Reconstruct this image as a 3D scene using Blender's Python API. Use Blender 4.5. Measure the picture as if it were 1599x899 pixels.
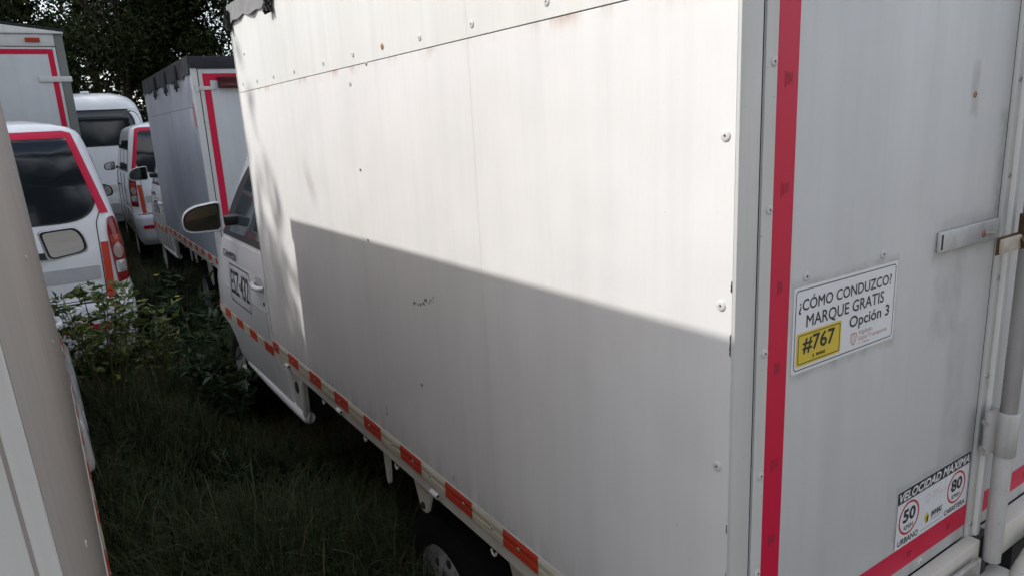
import bpy, bmesh, math, random
import numpy as np
from mathutils import Vector, Matrix
R = math.radians
scene = bpy.context.scene
for o in list(bpy.data.objects): bpy.data.objects.remove(o)
COL = scene.collection

# ------------------------------------------------------------------ camera, sky, sun, exposure
cam_d = bpy.data.cameras.new('camera'); cam = bpy.data.objects.new('camera', cam_d); COL.objects.link(cam)
cam_d.sensor_width = 36.0; cam_d.lens = 36.0 * 1105.55 / 1599.0
cam_d.clip_start = 0.02; cam_d.clip_end = 2000
cam.location = (-0.8485, -0.6933, 1.7778)
cam.rotation_euler = (R(76.458), R(2.968), R(-33.653))
scene.camera = cam

TO_SUN = Vector((-0.935, 0.53, 0.93)).normalized()
world = bpy.data.worlds.new('World'); scene.world = world; world.use_nodes = True
wn = world.node_tree.nodes; wl = world.node_tree.links
sky = wn.new('ShaderNodeTexSky'); sky.sky_type = 'NISHITA'; sky.sun_disc = False
sky.sun_elevation = math.asin(TO_SUN.z)
sky.sun_rotation = math.atan2(TO_SUN.x, TO_SUN.y)
sky.air_density = 1.0; sky.dust_density = 2.5; sky.ozone_density = 0.8
# broken white cloud over the whole sky
wtc = wn.new('ShaderNodeTexCoord'); wno = wn.new('ShaderNodeTexNoise'); wno.inputs['Scale'].default_value = 3.2; wno.inputs['Detail'].default_value = 8
wmr = wn.new('ShaderNodeMapRange'); wmr.inputs['From Min'].default_value = 0.40; wmr.inputs['From Max'].default_value = 0.62
wmx = wn.new('ShaderNodeMix'); wmx.data_type = 'RGBA'; wmx.inputs['B'].default_value = (6.65, 6.8, 7.1, 1)
wl.new(wtc.outputs['Generated'], wno.inputs['Vector']); wl.new(wno.outputs['Fac'], wmr.inputs['Value']); wl.new(wmr.outputs['Result'], wmx.inputs['Factor'])
wl.new(sky.outputs[0], wmx.inputs['A'])
wn['Background'].inputs[1].default_value = 0.15
wl.new(wmx.outputs['Result'], wn['Background'].inputs[0])

sun_d = bpy.data.lights.new('sun', 'SUN'); sun_d.energy = 2.5; sun_d.angle = R(0.6); sun_d.color = (1.0, 0.97, 0.935)
sun = bpy.data.objects.new('sun', sun_d); COL.objects.link(sun)
sun.rotation_euler = TO_SUN.to_track_quat('Z', 'Y').to_euler()

scene.view_settings.view_transform = 'Standard'; scene.view_settings.look = 'None'
scene.view_settings.exposure = 0.58; scene.view_settings.gamma = 1.0
scene.view_settings.use_curve_mapping = False
scene.cycles.max_bounces = 6; scene.cycles.diffuse_bounces = 4; scene.cycles.glossy_bounces = 3
scene.cycles.use_adaptive_sampling = True; scene.cycles.adaptive_threshold = 0.02

GZ = -0.09     # level of the ground

# ------------------------------------------------------------------ materials
def mat_base(name):
    m = bpy.data.materials.new(name); m.use_nodes = True
    return m, m.node_tree.nodes, m.node_tree.links, m.node_tree.nodes['Principled BSDF']

def plain(name, col, rough=0.5, metal=0.0, spec=0.5, noise=0.0, nscale=20.0, bump=0.0):
    m, n, l, b = mat_base(name)
    b.inputs['Base Color'].default_value = (*col, 1); b.inputs['Roughness'].default_value = rough
    b.inputs['Metallic'].default_value = metal; b.inputs['Specular IOR Level'].default_value = spec
    if noise or bump:
        tc = n.new('ShaderNodeTexCoord'); t = n.new('ShaderNodeTexNoise')
        t.inputs['Scale'].default_value = nscale; t.inputs['Detail'].default_value = 5
        l.new(tc.outputs['Object'], t.inputs['Vector'])
        if noise:
            mx = n.new('ShaderNodeMix'); mx.data_type = 'RGBA'
            mx.inputs['A'].default_value = (*[c * (1 - noise) for c in col], 1)
            mx.inputs['B'].default_value = (*[min(1, c * (1 + noise)) for c in col], 1)
            l.new(t.outputs['Fac'], mx.inputs['Factor']); l.new(mx.outputs['Result'], b.inputs['Base Color'])
        if bump:
            bp = n.new('ShaderNodeBump'); bp.inputs['Strength'].default_value = bump; bp.inputs['Distance'].default_value = 0.01
            l.new(t.outputs['Fac'], bp.inputs['Height']); l.new(bp.outputs['Normal'], b.inputs['Normal'])
    return m

def paint(name, col, dirt, rough=0.5, amount=0.6, streak=1.0, speck=0.0, rust=None, scale=1.0, spec=0.4, coat=0.0, wave=0.15, stains=(), foot=None):
    """weathered vehicle paint: vertical run-off streaks, blotches, fine specks, an optional rust bleed along a seam"""
    m, n, l, b = mat_base(name)
    tc = n.new('ShaderNodeTexCoord')
    def noise(sc, detail, rough_=0.6):
        mp = n.new('ShaderNodeMapping'); mp.inputs['Scale'].default_value = sc
        t = n.new('ShaderNodeTexNoise'); t.inputs['Scale'].default_value = 1; t.inputs['Detail'].default_value = detail
        t.inputs['Roughness'].default_value = rough_
        l.new(tc.outputs['Object'], mp.inputs['Vector']); l.new(mp.outputs['Vector'], t.inputs['Vector'])
        return t.outputs['Fac']
    def ramp(src, lo, hi):
        r = n.new('ShaderNodeMapRange'); r.inputs['From Min'].default_value = lo; r.inputs['From Max'].default_value = hi
        l.new(src, r.inputs['Value']); return r.outputs['Result']
    def math_(op, a, bb):
        x = n.new('ShaderNodeMath'); x.operation = op
        for i, v in enumerate((a, bb)):
            if isinstance(v, (int, float)): x.inputs[i].default_value = v
            else: l.new(v, x.inputs[i])
        return x.outputs[0]
    s1 = ramp(noise((13 * scale, 13 * scale, 0.55 * scale), 6), 0.42, 0.78)
    s2 = ramp(noise((46 * scale, 46 * scale, 1.3 * scale), 4), 0.5, 0.85)
    bl = ramp(noise((2.2 * scale, 2.2 * scale, 1.6 * scale), 6), 0.40, 0.75)
    f = math_('ADD', math_('MULTIPLY', math_('ADD', math_('MULTIPLY', s1, 0.6), math_('MULTIPLY', s2, 0.4)), streak), math_('MULTIPLY', bl, 0.55))
    f = math_('MULTIPLY', f, amount)
    if speck:
        sp = ramp(noise((130, 130, 110), 2), 0.70, 0.78)
        f = math_('ADD', f, math_('MULTIPLY', sp, speck))
    cl = n.new('ShaderNodeClamp'); l.new(f, cl.inputs['Value'])
    mx = n.new('ShaderNodeMix'); mx.data_type = 'RGBA'
    mx.inputs['A'].default_value = (*col, 1); mx.inputs['B'].default_value = (*dirt, 1)
    l.new(cl.outputs[0], mx.inputs['Factor']); out = mx.outputs['Result']
    if rust:
        z0, z1, strength = rust
        sep = n.new('ShaderNodeSeparateXYZ'); l.new(tc.outputs['Object'], sep.inputs[0])
        g = ramp(sep.outputs['Z'], z0, z1)
        ns = ramp(noise((9, 9, 3), 5, 0.7), 0.50, 0.72)
        fm = math_('MULTIPLY', math_('MULTIPLY', math_('POWER', g, 2.0), ns), strength)
        mr = n.new('ShaderNodeMix'); mr.data_type = 'RGBA'
        l.new(out, mr.inputs['A']); mr.inputs['B'].default_value = (0.36, 0.19, 0.10, 1)
        l.new(fm, mr.inputs['Factor']); out = mr.outputs['Result']
    if stains or foot:
        sp_ = n.new('ShaderNodeSeparateXYZ'); l.new(tc.outputs['Object'], sp_.inputs[0])
        grime = None
        for (x0, x1, z0, z1, soft, strength) in stains:      # rubbed-in dirt round fittings: soft outlined rectangles broken by noise
            dx = math_('SUBTRACT', math_('ABSOLUTE', math_('SUBTRACT', sp_.outputs['X'], (x0+x1)/2), 0), (x1-x0)/2)
            dz = math_('SUBTRACT', math_('ABSOLUTE', math_('SUBTRACT', sp_.outputs['Z'], (z0+z1)/2), 0), (z1-z0)/2)
            mk = ramp(math_('ADD', math_('MAXIMUM', dx, dz), math_('MULTIPLY', math_('SUBTRACT', noise((20, 20, 16), 4), 0.5), soft*2.2)), soft, 0.0)
            mk = math_('MULTIPLY', math_('MULTIPLY', mk, strength), ramp(noise((34, 34, 22), 4), 0.2, 0.7))
            grime = mk if grime is None else math_('MAXIMUM', grime, mk)
        if foot:
            z0, z1, strength = foot
            mk = math_('MULTIPLY', math_('MULTIPLY', math_('POWER', ramp(sp_.outputs['Z'], z1, z0), 2.0), ramp(noise((24, 24, 5), 5), 0.30, 0.68)), strength)
            grime = mk if grime is None else math_('MAXIMUM', grime, mk)
        gc = n.new('ShaderNodeClamp'); l.new(grime, gc.inputs['Value'])
        mg = n.new('ShaderNodeMix'); mg.data_type = 'RGBA'; l.new(out, mg.inputs['A']); mg.inputs['B'].default_value = (0.17, 0.16, 0.145, 1)
        l.new(gc.outputs[0], mg.inputs['Factor']); out = mg.outputs['Result']
    l.new(out, b.inputs['Base Color'])
    rr = n.new('ShaderNodeMapRange'); rr.inputs['To Min'].default_value = rough - 0.08; rr.inputs['To Max'].default_value = min(1, rough + 0.2)
    l.new(cl.outputs[0], rr.inputs['Value']); l.new(rr.outputs['Result'], b.inputs['Roughness'])
    b.inputs['Specular IOR Level'].default_value = spec; b.inputs['Coat Weight'].default_value = coat; b.inputs['Coat Roughness'].default_value = 0.15
    if wave:
        bp = n.new('ShaderNodeBump'); bp.inputs['Strength'].default_value = wave; bp.inputs['Distance'].default_value = 0.02
        hh = math_('ADD', noise((3, 3, 2.2), 2), math_('MULTIPLY', noise((90, 90, 20), 3), 0.05))
        l.new(hh, bp.inputs['Height']); l.new(bp.outputs['Normal'], b.inputs['Normal'])
    return m

M = {}
M['panel'] = paint('white panel paint', (0.735, 0.725, 0.71), (0.50, 0.50, 0.49), 0.55, 0.46, 0.7, 0.45, rust=(1.915, 1.957, 1.0), wave=0.5, foot=(.74, .90, .45))
M['panel_top'] = paint('white upper panel paint', (0.70, 0.70, 0.675), (0.46, 0.46, 0.42), 0.55, 0.42, 1.0, 0.3)
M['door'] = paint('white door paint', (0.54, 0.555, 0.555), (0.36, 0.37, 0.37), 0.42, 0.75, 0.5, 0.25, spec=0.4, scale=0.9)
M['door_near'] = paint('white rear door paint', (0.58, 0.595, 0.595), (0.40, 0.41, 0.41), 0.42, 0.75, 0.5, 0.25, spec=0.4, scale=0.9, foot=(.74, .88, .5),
    stains=((.60, .85, 1.465, 1.520, .024, .42), (.15, .46, 1.325, 1.484, .013, .45), (.62, .70, 1.30, 1.46, .03, .30), (.836, .853, 1.52, 1.72, .03, .6), (.533, .845, .86, .976, .012, .4), (.69, .705, 1.74, 1.83, .012, .5), (.70, .76, .98, 1.30, .02, .22)))
M['post'] = paint('cream steel paint', (0.58, 0.585, 0.56), (0.30, 0.29, 0.27), 0.45, 0.5, 0.8, 0.5)
M['rail'] = paint('cream rail paint', (0.60, 0.58, 0.52), (0.24, 0.21, 0.17), 0.5, 0.55, 0.5, 0.7)
M['brownside'] = paint('dirty panel with warm bounce tint', (0.33, 0.298, 0.272), (0.20, 0.165, 0.14), 0.6, 0.6, 0.45, 0.25)  # brown mixes dirt with painted-in warm bounce from the sunlit truck
M['shadegrime'] = paint('grimy panel with painted shade', (0.29, 0.315, 0.365), (0.17, 0.185, 0.22), 0.55, 0.7, 0.8, 0.1, scale=0.6)  # bluish grey carries the shade on white panels, together with grime
M['white'] = paint('white car paint', (0.74, 0.75, 0.76), (0.46, 0.45, 0.43), 0.30, 0.30, 0.4, 0.1, spec=0.5, coat=0.5, wave=0.0)
M['greypaint'] = plain('grey lower paint', (0.42, 0.42, 0.42), 0.4, noise=0.1)
M['red'] = paint('red reflective tape', (0.56, 0.010, 0.050), (0.36, 0.010, 0.03), 0.45, 0.4, 0.5, 0.4, spec=0.25, wave=0.12)
M['orange'] = paint('orange red tape', (0.52, 0.055, 0.028), (0.25, 0.04, 0.03), 0.5, 0.5, 0.4, 0.6, spec=0.25, wave=0.05)
M['paletape'] = paint('pale reflective tape', (0.60, 0.56, 0.44), (0.28, 0.25, 0.18), 0.4, 0.55, 0.4, 0.6, wave=0.05)
M['ink'] = plain('black ink', (0.012, 0.013, 0.016), 0.5)
M['inkfade'] = plain('faded ink', (0.25, 0.010, 0.030), 0.6, noise=0.5, nscale=400)
M['sticker'] = paint('white sticker', (0.70, 0.72, 0.74), (0.50, 0.51, 0.52), 0.35, 0.35, 0.6, 0.1, wave=0.02)
M['yellow'] = plain('yellow print', (0.62, 0.47, 0.035), 0.4, noise=0.08)
M['redprint'] = plain('red print', (0.45, 0.025, 0.03), 0.4)
M['brownprint'] = plain('faded red print', (0.42, 0.19, 0.15), 0.5)
M['faintprint'] = plain('faint red print', (0.55, 0.42, 0.42), 0.5)
M['whiteprint'] = plain('white print', (0.75, 0.76, 0.77), 0.4)
M['dark'] = plain('dark steel', (0.022, 0.022, 0.024), 0.7, noise=0.3)
M['scuff'] = plain('rubber scuff', (0.13, 0.13, 0.13), 0.8, noise=0.6, nscale=300)
M['gap'] = plain('dark rubber seal', (0.012, 0.012, 0.013), 0.8)
M['black'] = plain('black plastic', (0.018, 0.018, 0.02), 0.5, noise=0.2)
M['glass'] = plain('tinted glass', (0.012, 0.015, 0.018), 0.06, spec=0.6)
M['lightglass'] = plain('cab glass with painted daylight', (0.05, 0.065, 0.075), 0.05, spec=0.7)  # bluish grey base stands in for light seen through the cab
M['mirror'] = plain('mirror glass', (0.26, 0.27, 0.28), 0.03, metal=1.0)
M['chrome'] = plain('bare steel', (0.52, 0.52, 0.50), 0.38, metal=0.8, noise=0.25, nscale=60)
M['galv'] = paint('galvanised steel', (0.33, 0.32, 0.31), (0.12, 0.11, 0.10), 0.55, 0.9, 1.2, 0.4, scale=1.6)
M['wornwhite'] = paint('worn white steel', (0.50, 0.50, 0.48), (0.16, 0.13, 0.10), 0.5, 0.8, 1.0, 0.9, scale=2.0)
M['rust'] = plain('rusty steel', (0.10, 0.055, 0.03), 0.75, metal=0.3, noise=0.6, nscale=70, bump=0.5)
M['hasp'] = plain('worn cream steel', (0.40, 0.36, 0.29), 0.6, noise=0.45, nscale=60)
M['rivet'] = plain('painted rivet', (0.60, 0.59, 0.56), 0.5, noise=0.2, nscale=120)
M['gravel'] = plain('pale gravel', (0.34, 0.325, 0.30), 0.95, noise=0.3, nscale=3, bump=0.6)
M['render'] = paint('cream wall render', (0.50, 0.48, 0.45), (0.32, 0.30, 0.27), 0.8, 0.5, 0.8)
M['tiles'] = plain('clay roof', (0.24, 0.11, 0.07), 0.8, noise=0.35, nscale=6)
M['screw'] = plain('zinc screw', (0.42, 0.41, 0.39), 0.45, metal=0.6, noise=0.3, nscale=200)
M['rustscrew'] = plain('rusted screw', (0.34, 0.20, 0.11), 0.65, noise=0.4, nscale=200)
M['tyre'] = plain('tyre rubber', (0.008, 0.008, 0.009), 0.9, spec=0.15, noise=0.3, nscale=30)
M['rim'] = paint('wheel rim paint', (0.50, 0.50, 0.50), (0.16, 0.15, 0.14), 0.35, 0.6, 0.6, 0.3)
M['tarp'] = plain('dark grey tarpaulin', (0.030, 0.032, 0.037), 0.75, spec=0.2, noise=0.3, nscale=9, bump=0.35)
M['tarplight'] = plain('grey tarpaulin', (0.20, 0.20, 0.20), 0.6, noise=0.3, nscale=14, bump=0.4)
M['lampred'] = plain('red lamp lens', (0.20, 0.008, 0.008), 0.15, spec=0.45, noise=0.15, nscale=60)
M['lampdark'] = plain('dark red lamp lens', (0.06, 0.006, 0.008), 0.2, spec=0.4)
M['galvdark'] = paint('weathered grey steel', (0.17, 0.18, 0.165), (0.08, 0.085, 0.07), 0.6, 0.8, 0.8, 0.3)
M['lampor'] = plain('orange lamp lens', (0.34, 0.035, 0.012), 0.15, spec=0.45)
M['lampclear'] = plain('clear lamp lens', (0.34, 0.24, 0.21), 0.1, spec=0.6, noise=0.3, nscale=50)
M['lampsilver'] = plain('lamp reflector', (0.55, 0.55, 0.56), 0.2, metal=0.7, noise=0.3, nscale=90)
M['bark'] = plain('bark', (0.045, 0.035, 0.026), 0.9, noise=0.5, nscale=12, bump=0.8)
M['stem'] = plain('weed stem', (0.07, 0.085, 0.03), 0.7, noise=0.3)
M['drystem'] = plain('dry stalk', (0.19, 0.15, 0.075), 0.8, noise=0.3)
M['flower'] = plain('yellow petals', (0.62, 0.45, 0.03), 0.6)

def leafmat(name, a, b_, rough=0.55, spec=0.3):
    m, n, l, b = mat_base(name)
    g = n.new('ShaderNodeNewGeometry'); mx = n.new('ShaderNodeMix'); mx.data_type = 'RGBA'
    mx.inputs['A'].default_value = (*a, 1); mx.inputs['B'].default_value = (*b_, 1)
    l.new(g.outputs['Random Per Island'], mx.inputs['Factor']); l.new(mx.outputs['Result'], b.inputs['Base Color'])
    b.inputs['Roughness'].default_value = rough; b.inputs['Specular IOR Level'].default_value = spec
    return m
M['leaf_tree'] = leafmat('tree leaves', (0.014, 0.024, 0.008), (0.036, 0.048, 0.014), 0.75, 0.12)
M['leaf_weed'] = leafmat('weed leaves', (0.06, 0.105, 0.025), (0.15, 0.175, 0.045))
M['leaf_dark'] = leafmat('dark weed leaves', (0.022, 0.045, 0.018), (0.045, 0.075, 0.028))
M['grass'] = leafmat('grass blades', (0.016, 0.025, 0.009), (0.058, 0.062, 0.026), 0.7, 0.15)

def ground_mat():
    m, n, l, b = mat_base('soil')
    tc = n.new('ShaderNodeTexCoord'); t = n.new('ShaderNodeTexNoise'); t.inputs['Scale'].default_value = 1.7; t.inputs['Detail'].default_value = 9
    t2 = n.new('ShaderNodeTexNoise'); t2.inputs['Scale'].default_value = 25; t2.inputs['Detail'].default_value = 6
    l.new(tc.outputs['Object'], t.inputs['Vector']); l.new(tc.outputs['Object'], t2.inputs['Vector'])
    r = n.new('ShaderNodeValToRGB'); e = r.color_ramp.elements
    e[0].position = 0.35; e[0].color = (0.020, 0.026, 0.012, 1); e[1].position = 0.68; e[1].color = (0.085, 0.052, 0.036, 1)
    l.new(t.outputs['Fac'], r.inputs['Fac']); l.new(r.outputs['Color'], b.inputs['Base Color'])
    b.inputs['Roughness'].default_value = 0.95; b.inputs['Specular IOR Level'].default_value = 0.1
    bp = n.new('ShaderNodeBump'); bp.inputs['Strength'].default_value = 0.8; bp.inputs['Distance'].default_value = 0.05
    l.new(t2.outputs['Fac'], bp.inputs['Height']); l.new(bp.outputs['Normal'], b.inputs['Normal'])
    return m
def grass_mat():
    m, n, l, b = mat_base('grass blades')
    g = n.new('ShaderNodeNewGeometry'); r = n.new('ShaderNodeValToRGB'); e = r.color_ramp.elements
    e[0].position = 0.0; e[0].color = (0.016, 0.026, 0.010, 1); e[1].position = 1.0; e[1].color = (0.17, 0.135, 0.065, 1)
    x = e.new(0.55); x.color = (0.040, 0.060, 0.022, 1); x = e.new(0.90); x.color = (0.062, 0.078, 0.030, 1); x = e.new(0.96); x.color = (0.12, 0.105, 0.05, 1)
    l.new(g.outputs['Random Per Island'], r.inputs['Fac']); l.new(r.outputs['Color'], b.inputs['Base Color'])
    b.inputs['Roughness'].default_value = 0.7; b.inputs['Specular IOR Level'].default_value = 0.15
    return m
M['grass'] = grass_mat()
M['ground'] = ground_mat()

# ------------------------------------------------------------------ mesh helpers
class MB:
    def __init__(s): s.v = []; s.f = []; s.mi = []; s.cur = 0
    def add(s, vs, fs):
        o = len(s.v); s.v += [tuple(v) for v in vs]
        for f in fs: s.f.append([i + o for i in f]); s.mi.append(s.cur)
        return s
    def box(s, x0, x1, y0, y1, z0, z1):
        return s.add([(x0,y0,z0),(x1,y0,z0),(x1,y1,z0),(x0,y1,z0),(x0,y0,z1),(x1,y0,z1),(x1,y1,z1),(x0,y1,z1)],
              [(0,3,2,1),(4,5,6,7),(0,1,5,4),(1,2,6,5),(2,3,7,6),(3,0,4,7)])
    def bbox(s, x0, x1, y0, y1, z0, z1, b=0.004, seg=2):
        bm = bmesh.new(); bmesh.ops.create_cube(bm, size=1)
        for v in bm.verts:
            v.co = Vector(((x0+x1)/2 + v.co.x*(x1-x0), (y0+y1)/2 + v.co.y*(y1-y0), (z0+z1)/2 + v.co.z*(z1-z0)))
        b = min(b, 0.45*min(abs(x1-x0), abs(y1-y0), abs(z1-z0)))
        bmesh.ops.bevel(bm, geom=bm.edges[:], offset=b, segments=seg, affect='EDGES', profile=0.5)
        return s.bm(bm)
    def bm(s, bm):
        bm.verts.index_update(); bm.verts.ensure_lookup_table()
        s.add([v.co[:] for v in bm.verts], [[v.index for v in f.verts] for f in bm.faces]); bm.free(); return s
    def tube(s, pts, rad, n=10, cap=True):
        pts = [Vector(p) for p in pts]; rads = rad if isinstance(rad, (list, tuple)) else [rad]*len(pts)
        vs = []; fs = []
        up = None
        for i, p in enumerate(pts):
            d = (pts[min(i+1, len(pts)-1)] - pts[max(i-1, 0)]).normalized()
            if up is None:
                up = d.orthogonal().normalized()
            up = (up - d * up.dot(d)).normalized(); sd = d.cross(up)
            for k in range(n):
                a = 2*math.pi*k/n; vs.append(p + (up*math.cos(a) + sd*math.sin(a))*rads[i])
        for i in range(len(pts)-1):
            for k in range(n):
                fs.append((i*n+k, i*n+(k+1) % n, (i+1)*n+(k+1) % n, (i+1)*n+k))
        if cap: fs.append(tuple(range(n))[::-1]); fs.append(tuple(range((len(pts)-1)*n, len(pts)*n)))
        return s.add(vs, fs)
    def lathe(s, prof, axis, origin, n=24, cap=True):
        """prof: (along axis, radius)"""
        ax = Vector(axis).normalized(); u = ax.orthogonal().normalized(); w = ax.cross(u); o = Vector(origin); vs = []; fs = []
        for a_, r_ in prof:
            for k in range(n):
                t = 2*math.pi*k/n; vs.append(o + ax*a_ + (u*math.cos(t) + w*math.sin(t))*max(r_, 1e-4))
        for i in range(len(prof)-1):
            for k in range(n): fs.append((i*n+k, i*n+(k+1) % n, (i+1)*n+(k+1) % n, (i+1)*n+k))
        if cap: fs.append(tuple(range(n))[::-1]); fs.append(tuple(range((len(prof)-1)*n, len(prof)*n)))
        return s.add(vs, fs)
    def prism(s, poly, fn, t):
        """poly of 2-d points, fn(a,b,h)->xyz, extruded from h=0 to h=t"""
        n = len(poly); vs = [fn(a, b, 0) for a, b in poly] + [fn(a, b, t) for a, b in poly]
        fs = [tuple(range(n))[::-1], tuple(range(n, 2*n))] + [(i, (i+1) % n, n+(i+1) % n, n+i) for i in range(n)]
        return s.add(vs, fs)
    def build(s, name, mats, parent=None, smooth=None, kind=None):
        me = bpy.data.meshes.new(name); me.from_pydata(s.v, [], s.f)
        for m in (mats if isinstance(mats, (list, tuple)) else [mats]): me.materials.append(M[m])
        if any(s.mi): me.polygons.foreach_set('material_index', s.mi)
        bm = bmesh.new(); bm.from_mesh(me); bmesh.ops.recalc_face_normals(bm, faces=bm.faces); bm.to_mesh(me); bm.free()
        if smooth is not None:
            me.polygons.foreach_set('use_smooth', [True]*len(me.polygons)); me.set_sharp_from_angle(angle=R(smooth))
        me.update()
        o = bpy.data.objects.new(name, me); COL.objects.link(o)
        if parent: o.parent = parent
        if kind: o['kind'] = kind
        return o

def thing(name, label, cat, loc=(0,0,0), rot=(0,0,0), group=None):
    o = bpy.data.objects.new(name, None); COL.objects.link(o); o.empty_display_size = 0.2
    o.location = loc; o.rotation_euler = rot; o['label'] = label; o['category'] = cat
    if group: o['group'] = group
    return o

def inst(src, parent, off=(0,0,0), name=None, mat=None):
    c = src.copy(); COL.objects.link(c); c.parent = parent; c.location = off
    return c

_tcache = {}
def text_mesh(txt, bold=0.0, shear=0.0):
    key = (txt, bold, shear)
    if key in _tcache: return _tcache[key]
    cu = bpy.data.curves.new('t', 'FONT'); cu.body = txt; cu.size = 1; cu.resolution_u = 3; cu.offset = bold; cu.shear = shear
    ob = bpy.data.objects.new('t', cu); COL.objects.link(ob)
    dg = bpy.context.evaluated_depsgraph_get(); dg.update()
    me = bpy.data.meshes.new_from_object(ob.evaluated_get(dg))
    v = np.array([p.co[:2] for p in me.vertices]); f = [list(p.vertices) for p in me.polygons]
    bpy.data.objects.remove(ob); bpy.data.curves.remove(cu); bpy.data.meshes.remove(me)
    v = (v - v.min(0)) / (v.max(0) - v.min(0)); _tcache[key] = (v, f); return v, f

def text(mb, txt, a0, a1, b0, b1, fn, h, bold=0.0, shear=0.0):
    """letters stretched into the rectangle a0..a1 x b0..b1 of the surface fn(a,b,h)"""
    v, f = text_mesh(txt, 0.0, shear); e = bold*(b1-b0)*1.5
    sh = [(0, 0)] if not bold else [(0, 0), (-e, 0), (e, 0), (0, e), (0, -e)]
    for k, (da, db) in enumerate(sh):
        mb.add([fn(a0 + e + p[0]*(a1-a0-2*e) + da, b0 + e + p[1]*(b1-b0-2*e) + db, h + .00006*k) for p in v], f)
    return mb

def rrect(a0, a1, b0, b1, r, n=5):
    pts = []
    for cx_, cy_, st in ((a1-r, b1-r, 0), (a0+r, b1-r, 90), (a0+r, b0+r, 180), (a1-r, b0+r, 270)):
        for k in range(n+1):
            t = R(st + 90*k/n); pts.append((cx_ + r*math.cos(t), cy_ + r*math.sin(t)))
    return pts
def rpoly(pts, r, n=5):
    """rounded polygon"""
    out = []; N = len(pts)
    for i in range(N):
        p0, p, p1 = Vector(pts[i-1]), Vector(pts[i]), Vector(pts[(i+1) % N])
        rr = r[i] if isinstance(r, (list, tuple)) else r
        a = p + (p0-p).normalized()*min(rr, (p0-p).length*0.49); b = p + (p1-p).normalized()*min(rr, (p1-p).length*0.49)
        for k in range(n+1):
            t = k/n; out.append(tuple(a*(1-t)**2 + p*2*t*(1-t) + b*t*t))
    return out
def dense(poly, step=0.06):
    out = []
    for i in range(len(poly)):
        a = Vector(poly[i]); b = Vector(poly[(i+1) % len(poly)]); k = max(1, int((b-a).length/step))
        for j in range(k): out.append(tuple(a + (b-a)*j/k))
    return out
def ring(mb, outer, inner, fn, h):
    n = len(outer)
    return mb.add([fn(a, b, h) for a, b in outer] + [fn(a, b, h) for a, b in inner], [(i, (i+1) % n, n+(i+1) % n, n+i) for i in range(n)])
def scaled(poly, d):
    """inset a roughly convex polygon by d"""
    P = [Vector(p) for p in poly]; n = len(P); out = []
    c = sum(P, Vector((0,0)))/n
    for i in range(n):
        t = (P[(i+1) % n] - P[i-1]); nn = Vector((-t.y, t.x)).normalized()
        if nn.dot(c - P[i]) < 0: nn = -nn
        out.append(tuple(P[i] + nn*d))
    return out
def disc(mb, a, b, r, fn, h, n=28):
    return mb.add([fn(a + r*math.cos(2*math.pi*k/n), b + r*math.sin(2*math.pi*k/n), h) for k in range(n)], [tuple(range(n))])
def patch(mb, poly, fn, h, t, rings=6):
    """a curved sheet: polygon (star-shaped) laid on surface fn at height h with an edge t deep"""
    poly = dense(poly); n = len(poly); c = Vector((sum(p[0] for p in poly)/n, sum(p[1] for p in poly)/n)); vs = []; fs = []
    vs += [fn(a, b, h - t) for a, b in poly]
    for k in range(rings):
        s = 1 - k/rings
        vs += [fn(c.x + (a-c.x)*s, c.y + (b-c.y)*s, h) for a, b in poly]
    vs.append(fn(c.x, c.y, h))
    for k in range(rings):
        for i in range(n): fs.append((k*n+i, k*n+(i+1) % n, (k+1)*n+(i+1) % n, (k+1)*n+i))
    L = len(vs)-1
    for i in range(n): fs.append((rings*n+i, rings*n+(i+1) % n, L))
    return mb.add(vs, fs)

def strip(mb, c, fn, h, nu=16, nv=5):
    """sheet through four corners (a,b) laid on surface fn"""
    vs = []
    for i in range(nu+1):
        for j in range(nv+1):
            u, v = i/nu, j/nv
            a = (c[0][0]*(1-u) + c[1][0]*u)*(1-v) + (c[3][0]*(1-u) + c[2][0]*u)*v
            b = (c[0][1]*(1-u) + c[1][1]*u)*(1-v) + (c[3][1]*(1-u) + c[2][1]*u)*v
            vs.append(fn(a, b, h))
    return mb.add(vs, [(i*(nv+1)+j, (i+1)*(nv+1)+j, (i+1)*(nv+1)+j+1, i*(nv+1)+j+1) for i in range(nu) for j in range(nv)])

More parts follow.
